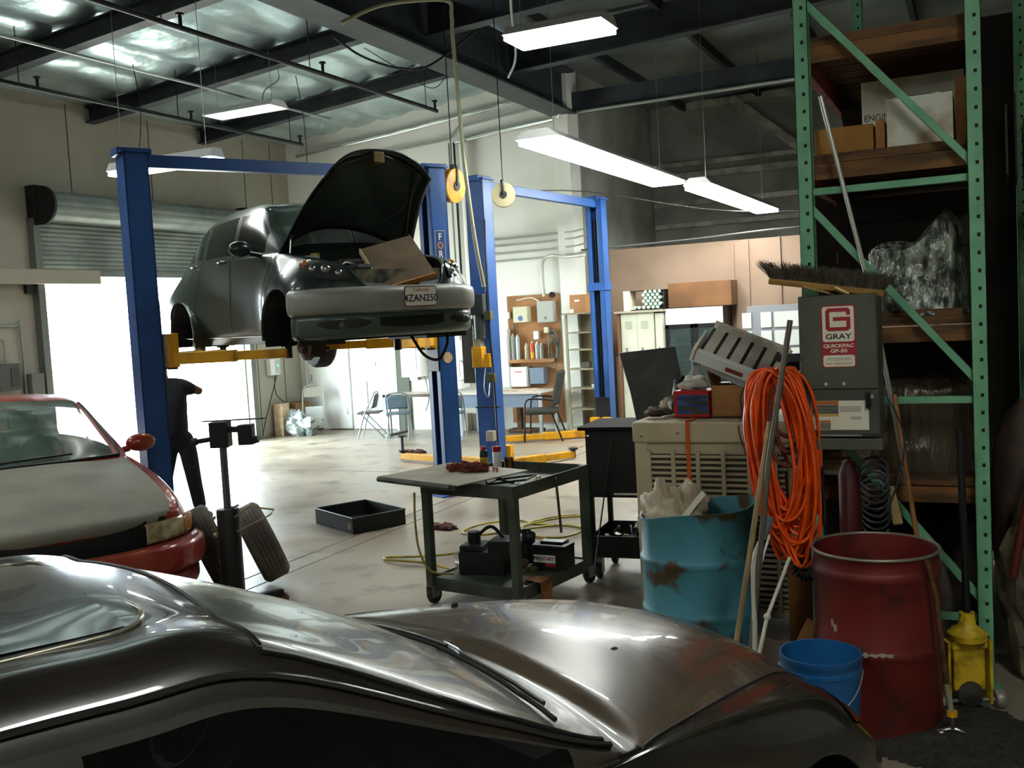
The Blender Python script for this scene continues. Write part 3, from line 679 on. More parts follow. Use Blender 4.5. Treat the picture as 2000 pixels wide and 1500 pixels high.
for sd in (1, -1):
    for ar in ARB:
        MB().tube([(ar[0]+ar[2]*cos(a), sd*.868, ar[1]+ar[2]*sin(a)) for a in [-.2+(pi+.4)*i/24 for i in range(25)]], .012, 6, flat=1.6).build('arch_lip', pg, cb, smooth=60)
        well(cb, ar[0], ar[1], ar[2], sd*.86, sd*.42)
    for pts in ([(5.05, .8), (5.05, 2), (5.05, 3), (5.05, 4), (5.1, 4.9)], [(3.7, 1.2), (3.72, 2), (3.73, 3), (3.73, 4), (3.8, 4.9)], [(7.6, .8), (7.65, 2), (7.7, 3), (7.3, 4)]):
        seam(B, pts, .004, sd, .0).build('door_gap', black_plastic, PB['body_shell'])
    seam(B, [(2.2, .45), (4, .5), (6, .5), (8, .5)], .006, sd, .002).build('sill_strip', chrome, cb)
    for uu in (4.75, 3.35):
        p = B(uu, 3.1, sd); MB().tube([p+V((-.08, sd*.005, 0)), p+V((-.05, sd*.03, .005)), p+V((.05, sd*.03, .005)), p+V((.08, sd*.005, 0))], .012, 8).build('door_handle', pg, cb, smooth=60)
    p = B(6.75, 3.9, sd)
    mo = MB().tube([p, p+V((-.01, sd*.12, .03))], .02, 8).sph(p+V((-.02, sd*.2, .07)), (.06, .11, .075), 16, 10).build('door_mirror', pg, cb, smooth=60)
    MB().sph(p+V((-.055, sd*.2, .07)), (.035, .095, .062), 14, 8).build('mirror_glass', chrome, mo, smooth=60)
    # headlight
    G = [[B(10.75+1.75*i/12, 3.0+.25*i/12+.56*(j/4-1)*math.sqrt(max(.02, 1-(i/6-1)**2)), sd)+V((.012, sd*.012, .008)) for j in range(9)] for i in range(13)]
    hl = MB().grid(G).build('headlight', M('lamp_lens', '#55595a', .1, .5, coat=1), cb, smooth=60)
    for (uu, vv, rr, mm) in ((10.95, 3.0, .05, 'amber'), (11.3, 2.85, .045, 'clear'), (11.65, 3.05, .065, 'clear'), (12.1, 3.15, .05, 'clear')):
        MB().sph(B(uu, vv, sd)+V((.012, sd*.012, .01)), (rr*.5, rr*.75, rr*.6), 12, 8).build('lamp_bulb', M('lamp_amber', '#d07a1e', .2, coat=1) if mm == 'amber' else chrome, hl, smooth=60)
# hood standing open
HA = radians(50); Gh = []; Gi = []
def hoodpt(s, t, dz=0):
    w_ = .70*(1-s)+.53*s; x = 1.08*s*(1-.17*abs(t)**3.2)-.06*t*t*(1-s)
    z = (.36*(1-s)+.16*s)*(1-abs(t)**2.2)-.13*s**3-.03*s+dz
    hx0 = V((.98, 0, 1.04)); a = HA
    return hx0+V((x*cos(a)-z*sin(a), w_*t, x*sin(a)+z*cos(a)))
for i in range(17): Gh.append([hoodpt(i/16, j/12-1) for j in range(25)])
ho = MB().grid(Gh).build('hood', pg, cb, smooth=70, solid=.016)
MB().grid([[hoodpt(.05+.87*i/12, (j/8-1)*.86, -.018) for j in range(17)] for i in range(13)]).build('hood_sheen', M('hood_sheen', '#5a665f', .3, .3, col2='#434d47', ns=3), ho, smooth=70)  # paler sheet under the hood, floor sheen put into its colour
MB().tube([hoodpt(.06, -.9, -.02), hoodpt(.5, -.85, -.02), hoodpt(.92, -.7, -.02), hoodpt(.97, 0, -.02), hoodpt(.92, .7, -.02), hoodpt(.5, .85, -.02), hoodpt(.06, .9, -.02)], .016, 6).build('inner_frame', pg, ho, smooth=60)
lt = MB(); lt.box(hoodpt(.93, .0, -.05), (.09, .11, .1)).box(hoodpt(.86, .02, -.07), (.12, .03, .03)); lt.build('hood_latch', M('latch_brass', '#7d6a44', .5, .4), ho, bevel=.01)
MB().tube([hoodpt(.62, .8, -.02), hoodpt(.45, .75, -.06), hoodpt(.2, .6, -.02)], .005, 6).build('washer_hose', zinc, ho)
for sd in (1, -1):
    MB().tube([hoodpt(.22, sd*.93, -.02), (1.12, sd*.66, 1.0)], .009, 8).build('hood_strut', M('strut_metal', '#8c8f8a', .3, .7), cb)
    MB().beam(hoodpt(.0, sd*.85, -.02), (.9, sd*.66, 1.03), .03, .02).build('hood_hinge', steel_dark, cb)
# engine bay clutter
rb_ = random.Random(5)
MB().bx(1.1, 1.75, -.35, .35, .72, .86).bx(1.15, 1.4, -.3, .3, .86, .93).build('engine', M('engine_grey', '#3c3d39', .6, .3, col2='#1d1e1d', ns=8), cb, bevel=.03)
MB().bx(1.3, 1.55, .3, .5, .78, .95).build('battery', black_plastic, cb, bevel=.01)
for (x, y) in ((1.12, -.42), (1.18, .1)): MB().cyl((x, y, .9), (x, y, 1.0), .04, n=12).build('filler_cap', M('cap_yellow', '#c2b12a', .5), cb)
MB().cyl((1.22, -.5, .86), (1.22, -.5, .97), .07, n=14).build('coolant_tank', M('tank_pale', '#a8b0a6', .4), cb)
MB().bx(1.85, 1.9, -.42, .42, .42, .80).build('radiator_support', M('radiator', '#4a4a42', .6, .3, col2='#8d8a72', ns=9), cb)
for i in range(9):
    y = -.38+.09*i; x = 1.6+.2*rb_.random()
    MB().tube(crom([(x-.25, y, .78), (x-.15, y+.05*rb_.random(), .86+.03*rb_.random()), (x-.05, y+.1, .82), (x+.05, y+.05, .7)], 4), .008+.006*rb_.random(), 6).build('engine_hose', black_plastic if i % 3 else zinc, cb, smooth=60)
# bumper and lower fascia
def sweep_front(x0, z0, z1, w, depth, n_=28, bulge=.03, ins=0):
    G = []
    for i in range(n_+1):
        t = -1+2*i/n_; a = t*1.15
        x = x0-depth*(abs(t)**2.6); y = w*sin(a)/sin(1.15)
        nx_, ny_ = cos(a*.9), sin(a*.9); r = []
        for j in range(9):
            q = j/8; b = bulge*math.sqrt(max(0, 1-(2*q-1)**4))
            r.append((x+nx_*(b-ins), y+ny_*(b-ins), z0+(z1-z0)*q))
        G.append(r)
    return G
bp = MB().grid(sweep_front(2.07, .42, .64, .89, .5, bulge=.06)).build('bumper', bump_m, cb, smooth=60, solid=.02)
MB().grid([[V(p)+V((.006, 0, 0)) for p in r[3:7]] for r in sweep_front(2.07, .44, .62, .89, .5, bulge=.064)[3:12]]).build('bumper_strip', M('bumper_recess', '#85877e', .45), bp, smooth=60)
MB().grid([[V(p)+V((.006, 0, 0)) for p in r[3:7]] for r in sweep_front(2.07, .44, .62, .89, .5, bulge=.064)[19:27]]).build('bumper_strip', M('bumper_recess', '#85877e', .45), bp, smooth=60)
fs = MB().grid(sweep_front(2.06, .225, .43, .87, .5, bulge=.035)).build('lower_fascia', M('fascia_lit', '#4a584f', .3, .2), cb, smooth=60, solid=.02)  # body green made lighter to offset the shade on the fascia
Gm = sweep_front(2.06, .235, .42, .87, .5, bulge=.042)
def patch_on(Gx, i0, i1, j0, j1, dx, shape):
    m = MB(); R_ = []
    for i in range(i0, i1+1):
        f = (i-i0)/(i1-i0); h = shape(f); jm = (j0+j1)/2; r = []
        for j in range(5):
            q = jm+(j/4-.5)*(j1-j0)*h; a = int(min(q, 7)); t = q-a; p = V(Gx[i][a])*(1-t)+V(Gx[i][a+1])*t; r.append(p+V((dx, 0, 0)))
        R_.append(r)
    return m.grid(R_)
oval = lambda f: math.sqrt(max(.05, 1-(2*f-1)**2))
patch_on(Gm, 10, 18, 2.4, 7.6, .006, lambda f: .55+.45*oval(f)).build('lower_grille', black_void, fs)
for z in (.27, .31, .35, .385): MB().tube([V(Gm[i][0]).to_3d()*1+V((.012, 0, z-Gm[i][0][2])) for i in range(10, 19)], .005, 6).build('grille_bar', pg, fs)
MB().tube([V((Gm[i][0][0]+.016, Gm[i][0][1], .235+.05*((i-14)/5)**2)) for i in range(9, 20)], .012, 8).build('grille_lip', M('lip_highlight', '#8b978e', .3, .2), fs, smooth=60)  # highlight on the grille and fog lips put into their pale colour
for a, b in ((3, 9), (19, 25)):
    patch_on(Gm, a, b, 2.6, 6.8, .006, oval).build('fog_opening', black_void, fs)
    MB().tube([V(Gm[i][0]).to_3d()*1+V((.014, 0, .05-.03*oval((i-a)/(b-a)))) for i in range(a, b+1)], .009, 6).build('fog_lip', M('lip_highlight', '#6d7a71'), fs, smooth=60)
    p = V(Gm[(a+b)//2][4])+V((.012, 0, 0)); MB().sph(p, (.02, .05, .04), 12, 8).build('fog_lamp', M('fog_glass', '#4d5850', .15, .2), fs, smooth=60)
# licence plate
plT = fr((2.145, .06, .545), (0, 1, 0), (.05, 0, 1))
lp = MB().prism(rrect(.31, .16, .02), -.004, .002, T=plT).build('license_plate', M('plate_cream', '#f6f2e2', .45), cb)
MB().prism(rrect(.325, .175, .022), -.008, -.003, T=plT).build('plate_frame', M('plate_frame', '#5d1f22', .5), lp)
text('plate_number', '4ZAN250', .085, M('plate_ink', '#272b4a', .5), lp, plT @ T(0, -.018, .0025), sx=.98, bold=.0012)
text('plate_state', 'California', .042, M('plate_red', '#b4402f', .5), lp, plT @ T(0, .054, .0025))
# running gear under the car
MB().bx(-1.9, 1.9, -.62, .62, .2, .28).build('underbody', M('underbody', '#141414', .8), cb)
wheel(cb, (-1.37, .74, .15), .31, .2, yy=1)
MB().lathe([(0, -.02), (.13, -.02), (.13, .02), (.07, .03), (.06, .07), (0, .07)], 24, T=T(1.25, -.62, .16) @ RX(pi/2)).build('brake_disc', M('rusty_iron', '#4a3a2c', .7, .4), cb, smooth=40)
MB().tube([(1.25, -.58, .2), (1.22, -.5, .75)], .035, 10).tube([(1.1, -.35, .12), (1.3, -.6, .1)], .025, 8).bx(1.12, 1.38, -.6, -.5, .06, .2).build('suspension_strut', M('rusty_iron', '#4a3a2c'), cb, smooth=50)
MB().lathe([(0, -.03), (.12, -.03), (.13, .03), (.05, .04), (0, .05)], 24, T=T(-1.37, -.7, .16) @ RX(pi/2)).build('brake_drum', M('drum_grey', '#4d4f4d', .5, .4), cb, smooth=40)
MB().tube(crom([(1.7, .2, .2), (1.78, .28, .02), (1.75, .45, -.03), (1.7, .58, .1), (1.65, .62, .22)], 6), .014, 8).build('hanging_hose', rubber, cb, smooth=60)
MB().tube([(-2.08, -.5, .3), (-2.2, -.52, .3)], .025, 10).build('tail_pipe', chrome, cb)
MB().bx(-1.45, -.95, -.55, .55, .45, .95).build('rear_seat', tan_in, cb, bevel=.05)
for y in (.36, -.36): MB().bx(-.5, .1, y-.25, y+.25, .4, .55).box((0, 0, 0), (.14, .5, .7), T=T(-.5, y, .85) @ RY(-.25)).build('seat', tan_in, cb, bevel=.05)
MB().bx(.55, .85, -.65, .65, .85, 1.02).build('dashboard', black_plastic, cb, bevel=.04)
# ---------------------------------------------------------------- red sedan with primer hood
pr = M('faded_red_paint', '#8a2319', .35, .1, col2='#a04a33', ns=2.5, lo=.45, hi=.75, coat=.6)
prm = M('grey_primer', '#8a897c', .75, col2='#7a796d', ns=2.2)
Cc = Skin([
 (-3.1, [(.5, .3), (.7, .4), (.75, .62), (.7, .95), (.66, 1.0), (.5, 1.05), (.28, 1.07), (0, 1.08)]),
 (-2.2, [(.7, .2), (.84, .4), (.87, .66), (.82, .98), (.78, 1.02), (.62, 1.38), (.36, 1.44), (0, 1.46)]),
 (-1.5, [(.7, .2), (.88, .4), (.93, .66), (.89, .98), (.86, 1.02), (.74, 1.43), (.42, 1.50), (0, 1.52)]),
 (-.88, [(.7, .2), (.88, .4), (.93, .66), (.90, .98), (.87, 1.02), (.755, 1.40), (.42, 1.465), (0, 1.49, .03)]),
 (-.4, [(.7, .2), (.88, .4), (.93, .66), (.91, .97), (.88, 1.01), (.83, 1.18), (.42, 1.23, .05), (0, 1.25, .1)]),
 (-.02, [(.7, .2), (.88, .4), (.93, .66), (.91, .95), (.88, .985), (.85, .995), (.45, 1.0, .1), (0, 1.01, .17)]),
 (.2, [(.7, .2), (.88, .4), (.94, .66), (.91, .93), (.86, .97), (.62, .99), (.34, 1.01), (0, 1.015)]),
 (.7, [(.7, .2), (.88, .4), (.95, .66), (.91, .89), (.83, .925), (.58, .955), (.32, .975), (0, .98)]),
 (1.2, [(.7, .2), (.88, .4), (.94, .64), (.88, .82), (.80, .855), (.56, .885), (.3, .905), (0, .91)]),
 (1.5, [(.68, .22), (.84, .38), (.88, .56), (.83, .73), (.77, .76), (.54, .80, .08), (.3, .815, .14), (0, .82, .16)]),
 (1.60, [(.62, .26), (.72, .34), (.74, .44), (.72, .60), (.70, .70), (.52, .725, .14), (.28, .735, .22), (0, .74, .25)]),
 (1.61, [(.5, .28), (.58, .32), (.6, .40), (.6, .46), (.58, .48), (.46, .49, .0), (.25, .49, .0), (0, .49, .0)])])
rh = V((.88, -.475)).normalized(); rl = V((-rh.y, rh.x)); oc = V((-7.1, 5.3))+rl*.13
cc = thing('sedan', 'red sedan with grey primer hood and no grille at the left edge', 'car', (oc.x, oc.y, 0), math.atan2(rh.y, rh.x))
def clsC(u, v, p, side):
    if 3.02 < u < 5.0 and v > 5.28: return 'windshield'
    if u > 5.4 and v > 4.04 and u < 10.3: return 'hood'
    if 4.15 < v < 4.72 and (1.2 < u < 2.4 or 2.55 < u < 4.4): return 'side_window|%d%d' % (side, 1 if u < 2.5 else 2)
    if .6 < u < 1 and v > 5: return 'rear_window'
    return 'body_shell'
wsC = M('sedan_windshield', '#55695f', .1, 0, coat=.2, alpha=.62)
pcx = body_parts(Cc, 18, 16, clsC, [(.95, .31, .36)])
mC = dict(windshield=wsC, hood=prm, side_window=wsC, rear_window=wsC, body_shell=pr)
PC = {k: m.build(k.split('|')[0], mC[k.split('|')[0]], cc, smooth=60) for k, m in pcx.items()}
MB().bx(1.45, 1.66, -.68, .68, .56, .72).build('grille_opening', black_void, cc)
bc = MB().grid(sweep_front(1.92, .34, .56, .93, .42, bulge=.06)).build('bumper', pr, cc, smooth=60, solid=.02)
MB().grid(sweep_front(1.90, .2, .34, .91, .42, bulge=.03)).build('lower_fascia', pr, cc, smooth=60, solid=.02)
patch_on(sweep_front(1.92, .2, .34, .91, .42, bulge=.05), 16, 24, 2, 7.5, .01, oval).build('lower_opening', black_void, cc)
MB().grid([[V(p)+V((.0, 0, 0)) for p in r[0:9]] for r in sweep_front(1.80, .54, .72, .88, .36, bulge=.0)[7:22]]).build('radiator_gap', black_void, cc)
for a, b in ((1, 8), (20, 27)):
    Gl = [[V(p) for p in r] for r in sweep_front(1.90, .575, .715, .92, .44, bulge=.015)[a:b+1]]
    hl = MB().grid(Gl).build('headlight', M('yellowed_lens', '#8a7a55', .15, .1, col2='#b5a988', ns=14, coat=1), cc, smooth=60)
    Gl2 = Gl[:3] if a == 1 else Gl[-3:]
    MB().grid([[p+V((.003, .003 if a > 1 else -.003, 0)) for p in r] for r in Gl2]).build('turn_signal', M('amber_lens', '#c07a25', .2, coat=1), hl, smooth=60)
for sd in (1, -1):
    p = Cc(4.35, 4.0, sd)
    mo = MB().tube([p, p+V((0, sd*.1, .02))], .03, 8).sph(p+V((.0, sd*.2, .06)), (.07, .13, .08), 16, 10).build('door_mirror', pr, cc, smooth=60)
    wheel(cc, (.95, sd*.76, .31), .31, .2, yy=sd); wheel(cc, (-1.75, sd*.76, .31), .31, .2, yy=sd); well(cc, .95, .31, .36, sd*.86, sd*.5)
    seam(Cc, [(3.0, 5.1), (4, 5.1), (4.95, 5.1)], .012, sd, .003).build('windshield_seal', black_plastic, cc, smooth=60)
MB().tube([Cc(4.98, 5.1+1.9*j/12, 1)+V((.01, 0, .008)) for j in range(13)]+[Cc(4.98, 7-1.9*j/12, -1)+V((.01, 0, .008)) for j in range(13)], .014, 6).build('cowl_strip', black_plastic, cc)
MB().tube([Cc(4.9, 6.6, -1)+V((0, 0, .03)), Cc(4.86, 6.9, 1)+V((0, 0, .03)), Cc(4.8, 6.0, 1)+V((0, 0, .03))], .01, 6).build('wiper_arm', black_plastic, cc)
MB().bx(-.5, -.1, -.7, .7, .7, .97).build('dashboard', M('dash_grey', '#54564e', .7), cc, bevel=.05)
for y in (.36, -.36):
    s_ = MB().bx(-1.3, -.8, y-.24, y+.24, .4, .58).box((0, 0, 0), (.13, .48, .66), T=T(-1.38, y, .85) @ RY(-.2)).build('seat', M('seat_grey', '#6b7068', .9), cc, bevel=.05)
    MB().box((-1.46, y, 1.27), (.1, .26, .17)).build('headrest', M('seat_grey', '#6b7068'), s_, bevel=.04)
MB().tube([(-.72+.07*cos(a), .36+.19*sin(a), 1.0+.18*cos(a)) for a in [2*pi*i/20 for i in range(20)]], .015, 8, closed=True).build('steering_wheel', black_plastic, cc)
MB().box((-.7, 0, 1.36), (.03, .22, .06)).build('rear_view_mirror', M('mirror_back', '#8c9c96', .4), cc)
MB().bx(-2.4, .1, -.75, .75, .2, .26).build('floor_pan', black_void, cc)
MB().box((1.58, .18, .78), (.03, .09, .05)).build('hood_latch', black_plastic, PC['hood'], bevel=.01)
# ================================================================ around the rack
def crumple(mb, c, r, n=20, m=14, jit=.35, seed=0, flat=None, mi=0):
    mb.sph(c, r, n, m, mi=mi, jit=jit, seed=seed)
    if flat is not None:
        for v in mb.v:
            if v.z < flat: v.z = flat
    return mb
# --- hydraulic power unit in a grey cabinet
gcab = M('cabinet_grey', '#4c4d44', .5, .1, col2='#43443c', ns=3)
gb = thing('power_unit_cabinet', 'grey metal cabinet with a big red G sign fixed to the green rack post', 'cabinet', (-.655, 5.1, 1.25))
MB().bx(-.185, .185, .0, .25, .06, .76).build('housing', gcab, gb, bevel=.006)
MB().bx(-.18, .18, -.012, .0, .30, .758).build('upper_cover', M('cover_grey', '#55564b', .5, .1, col2='#4b4c42', ns=3), gb, bevel=.003)
MB().bx(-.18, .18, -.010, .0, .075, .295).build('lower_door', gcab, gb, bevel=.003)
MB().bx(-.195, .195, -.02, .25, 0, .055).build('drip_tray', M('cover_grey', '#55564b'), gb, bevel=.003)
MB().bx(-.1, .1, -.012, -.004, .066, .075).build('slot', zinc, gb)
hd = MB().box((0, 0, 0), (.022, .02, .085), T=T(.135, -.03, .245) @ RX(.2)).build('door_handle', black_plastic, gb, bevel=.006)
MB().cyl((.152, -.012, .262), (.152, -.022, .262), .011, n=12).build('lock', chrome, hd)
for x in (-.06, .025): MB().cyl((x, -.012, .325), (x, -.018, .325), .009, n=12).build('cover_screw', chrome, gb)
for z in (.04, .085): MB().sph((-.195, .03, z), .012, 8, 6).build('bolt', chrome, gb)
FT = T(0, -.0125, 0) @ RX(pi/2)          # front face: local x right, y up
s_red = M('sign_red', '#a01f2b', .45); s_cream = M('sign_cream', '#dfdcc6', .5); s_ink = M('sign_ink', '#26241f', .6)
sg = MB().prism(rrect(.162, .305, .014), 0, .001, T=FT @ T(.005, .558, 0)).build('sign', s_red, gb)
MB().prism(rrect(.148, .172, .012), 0, .0006, T=FT @ T(.005, .618, .001)).build('sign_panel', s_cream, sg)
MB().prism(rrect(.148, .056, .012), 0, .0006, T=FT @ T(.005, .438, .001)).build('sign_panel', s_cream, sg)
# the G emblem as bars
GM = MB(); gx, gy, gw, gh, gt = .005, .640, .116, .112, .019
tg = FT @ T(gx, gy, .0016)
GM.prism([(-gw/2, -gh/2+.012), (-gw/2+.012, -gh/2), (gw/2-.012, -gh/2), (gw/2, -gh/2+.012), (gw/2, .012), (-gw*.2, .012), (-gw*.2, .012-gt), (gw/2-gt, .012-gt), (gw/2-gt, -gh/2+gt), (-gw/2+gt, -gh/2+gt), (-gw/2+gt, gh/2-gt), (gw/2-gt, gh/2-gt), (gw/2-gt, gh/2-gt-.016), (gw/2, gh/2-gt-.016), (gw/2, gh/2-.012), (gw/2-.012, gh/2), (-gw/2+.012, gh/2), (-gw/2, gh/2-.012)], 0, .0008, T=tg)
GM.build('emblem', s_red, sg)
text('sign_text', 'GRAY', .036, s_ink, sg, FT @ T(.005, .556, .0018), sx=1.28, bold=.0008)
text('sign_text', 'QUICKPAC', .0235, s_cream, sg, FT @ T(.005, .511, .0012), sx=1.22, bold=.0008)
text('sign_text', 'GP-50', .0235, s_cream, sg, FT @ T(.005, .486, .0012), sx=1.3, bold=.0008)
text('sign_text', 'NO SMOKING!', .0175, M('sign_text_red', '#9c3a35', .5), sg, FT @ T(.005, .424, .0018), sx=1.05)
for z_, w_ in ((.452, .118), (.447, .105), (.442, .118)): MB().prism([(-w_/2, -.001), (w_/2, -.001), (w_/2, .001), (-w_/2, .001)], 0, .0004, T=FT @ T(.005, z_, .0017)).build('fine_print', M('print_grey', '#8c8a7c', .6), sg)
lbT = T(0, -.0105, 0) @ RX(pi/2)
lb = MB().prism([(-.135, .098), (.135, .098), (.135, .242), (-.135, .242)], 0, .001, T=lbT).build('warning_label', s_cream, gb)
lo_ = M('label_orange', '#b5662c', .5); lg_ = M('label_grey', '#6c6a5f', .6); ly_ = M('label_yellow', '#c7a53a', .5)
for (x0, x1, y0, y1, mm) in ((-.133, -.005, .224, .241, lo_), (-.133, -.005, .176, .223, lg_), (-.133, -.005, .164, .174, ly_), (-.095, -.045, .134, .145, lo_), (-.095, -.045, .100, .133, lg_), (.0, .1, .185, .215, M('label_text', '#b5b2a0', .6)), (.05, .1, .148, .165, M('label_text', '#b5b2a0', .6))):
    MB().prism([(x0, y0), (x1, y0), (x1, y1), (x0, y1)], 0, .0005, T=lbT @ T(0, 0, .001)).build('label_block', mm, lb)
for (y0, x0) in ((.211, -.10), (.198, -.12), (.190, -.06), (.182, -.085)):
    MB().prism([(x0, y0), (-.012, y0), (-.012, y0+.003), (x0, y0+.003)], 0, .0004, T=lbT @ T(0, 0, .0015)).build('label_line', s_ink, lb)
# --- push broom lying bristles up on the cabinet
brT = fr((-.715, 5.17, 2.06), (.985, 0, -.17), (0, 1, .15))
bm_ = thing('push_broom', 'wide push broom lying bristles up on top of the grey cabinet', 'broom', mat=brT)
MB().bx(-.275, .28, -.035, .035, -.02, .012).build('broom_block', M('broom_wood', '#a8803f', .6, col2='#7b5a2a', ns=4, stretch=(1, 8, 8)), bm_, bevel=.008)
bri = M('bristles', '#34322b', .9, col2='#55503f', ns=40, stretch=(1, 1, .1))
rb2 = random.Random(2); m = MB()
for i in range(150):
    for j in range(5):
        x = -.27+.545*i/149+.003*rb2.random(); y = -.028+.014*j; h = .062+.02*rb2.random(); fl_ = (x+.0)*.18+(-.05 if x < -.2 else 0)*rb2.random()
        dy = (y*.9)+.01*(rb2.random()-.5); w = .0022
        m.add([(x-w, y, .01), (x+w, y, .01), (x+fl_+w*.5, y+dy, .01+h), (x+fl_-w*.5, y+dy, .01+h)], [(0, 1, 2, 3)])
bs_ = m.build('bristles', bri, bm_); bs_['kind'] = 'stuff'
MB().bx(-.26, .265, -.03, .03, .01, .055).build('bristle_core', bri, bm_)
MB().tube([(-.1, -.036, -.012), (.02, -.03, -.03), (.05, .02, -.05)], .006, 6).tube([(.05, -.036, -.0), (.12, -.03, -.025)], .011, 8).build('handle_brace', M('brace_brass', '#b59b62', .4, .4), bm_, smooth=50)
# --- orange cord coil hanging beside the cabinet
orange = M('orange_cord', '#f25a14', .4, col2='#d84a0c', ns=12)
ro = random.Random(11)
def coil(name, label, hook, n, wid, hgt, mat, r, cat, spread=.03, drop=0, tw=0):
    P = []
    for k in range(n):
        W_ = wid*(.78+.34*ro.random()); H_ = hgt*(.72+.36*ro.random()); ox = spread*(ro.random()-.5)*2; oy = -.06+.12*k/n+.015*ro.random(); ph = .35*(ro.random()-.5)
        for i in range(26):
            a = 2*pi*i/26
            x = ox+W_/2*sin(a+ph*cos(a)); z = -H_/2+H_/2*cos(a); z -= drop*abs(sin(a/2))**3
            x += tw*(-z)+.012*sin(3*a+k); P.append((x, oy+.02*sin(a+k), z))
    o = MB().tube(crom(P, 2), r, 6).build(name, mat, smooth=60, loc=hook); return tag(o, label, cat)
coil('extension_cord', 'thick coil of bright orange cord hanging left of the grey cabinet', (-.955, 5.02, 1.66), 34, .25, .80, orange, .0085, 'cord', spread=.055, drop=.12, tw=.06)
coil('air_hose', 'maroon hose coil hung inside the orange cord', (-.90, 5.05, 1.60), 7, .15, .40, M('maroon_hose', '#6e342b', .55), .010, 'hose', spread=.02)
hk = MB().tube([(-.93, 5.10, 1.71), (-.93, 4.97, 1.71), (-.93, 4.96, 1.73)], .008, 6).bx(-.95, -.80, 5.09, 5.11, 1.69, 1.73).build('hook_bracket', steel_dark); tag(hk, 'dark hook bracket holding the orange cord', 'hook')
P = []
for k in range(15):
    for i in range(14):
        a = 2*pi*i/14; th = pi+pi*(k+i/14)/15; P.append((.075*cos(th)+.03*cos(a)*cos(th), .03*sin(a), .10*sin(th)*1+.03*cos(a)*sin(th)))
P = [(-.09, 0, .42), (-.085, .01, .2)]+P+[(.085, .01, .2), (.09, 0, .45)]
tag(MB().tube(P, .0065, 6).build('coiled_cable', black_plastic, smooth=60, loc=(-.83, 5.06, .72)), 'black spiral cable hanging below the orange cord', 'cable')
# --- poles and sticks
def stick(name, label, pts, r, mat, cat='pole', n=10): return tag(MB().tube(pts, r, n).build(name, mat, smooth=60), label, cat)
stick('pole', 'long pale metal pole leaning across the green rack frame', [(-.215, 5.366, .0), (-.52, 5.366, 2.0), (-.735, 5.362, 3.02)], .0115, M('pale_pole', '#b3b8ac', .35, .5))
stick('broom_stick', 'wooden stick leaning behind the red drum', [(-.235, 5.25, .0), (-.327, 5.27, .76), (-.42, 5.30, 1.5)], .012, M('stick_wood', '#9a6a36', .6, col2='#7a5027', ns=3))
stick('pole', 'dark grey pole crossing in front of the orange cord', [(-.845, 4.9, 1.90), (-.94, 4.75, 1.25), (-1.07, 4.60, .02)], .014, M('dark_pole', '#5b564b', .5, .3))
stick('broom_stick', 'light wooden handle leaning on the orange cord from behind the black hood', [(-.945, 4.83, 1.42), (-1.03, 4.66, .8), (-1.14, 4.46, .02)], .0135, M('light_wood', '#9c8259', .6, col2='#7f6743', ns=3))
cr = thing('crutch', 'white bent metal crutch with a grey grip beside the blue drum', 'crutch', (-1.0, 4.65, 0))
MB().tube(crom([(.045, .14, .96), (.02, .10, .88), (-.012, .06, .80), (-.02, .03, .70), (-.015, -.01, .42), (-.02, -.1, .01)], 5), .0125, 10).build('shaft', M('crutch_white', '#c2bda8', .4, .2), cr, smooth=60)
MB().tube([(.047, .142, .965), (.015, .095, .865)], .019, 12).build('grip', M('grip_grey', '#5f6a70', .6), cr, smooth=60)
MB().tube([(.11, .27, .74), (.02, .12, .48), (-.01, .02, .30)], .0095, 8).sph((.02, .12, .48), .018, 10, 8).build('brace_tube', M('crutch_white', '#c2bda8'), cr, smooth=60)
stick('rod', 'thin white rod standing in front of the blue drum rim', [(-1.13, 5.05, .0), (-1.09, 5.0, .55), (-1.0, 5.0, .83)], .006, white_paint, 'rod')
# --- drums and bucket
def drum(mb, r, h, ribs, wall=.006, dent=None, inner=.25):
    prof = [(0, .012), (r-.005, .012), (r, 0), (r+.004, .008), (r, .02)]
    for zz in ribs: prof += [(r, zz-.028), (r+.004, zz-.02), (r+.012, zz), (r+.004, zz+.02), (r, zz+.028)]
    prof += [(r, h-.012), (r+.006, h-.006), (r+.006, h), (r-.004, h), (r-.006, h-.012), (r-.006, inner), (0, inner)]
    mb.lathe(prof, 56); return mb
dr = thing('oil_drum', 'open teal blue steel drum with rust patches full of rubbish', 'drum', (-1.485, 5.44, 0))
m = drum(MB(), .318, .87, (.31, .60))
for v in m.v:
    if v.z > .6: v.z += (v.x*.10+.012*sin(3*math.atan2(v.y, v.x)))*(v.z-.6)/.27
m.build('drum_body', M('teal_drum', '#4a8b99', .5, .05, col2='#407a88', ns=3, col3='#4a3b24', ns3=3.6, lo3=.57, hi3=.63), dr, smooth=50)
rg = random.Random(4)
bag = M('dirty_white_bag', '#cfc5ab', .6, col2='#a5977c', ns=5)
tr = MB()
for (x, y, z, a, b, c, sd_) in ((-.17, -.1, .86, .11, .12, .14, 1), (-.05, -.02, .88, .09, .1, .13, 3), (-.12, .1, .84, .13, .12, .1, 5)):
    tr.sph((x, y, z), (a, b, c), 34, 22, jit=.5, seed=sd_)
trash = tag(tr.build('rubbish_bag', bag, smooth=85, loc=(-1.485, 5.44, 0)), 'crumpled off-white bag poking out of the teal drum', 'bag')
tag(MB().box((0, 0, 0), (.03, .012, .2), T=T(-1.47, 5.3, .9) @ RY(.7)).build('paper_scrap', s_cream), 'thin white scrap sticking up in the teal drum', 'paper')
MB().lathe([(0, .70), (.30, .70), (.31, .69)], 40).build('refuse_layer', M('refuse', '#6b6250', .9, col2='#8d8470', ns=14, bump=.8, bs=20), dr)
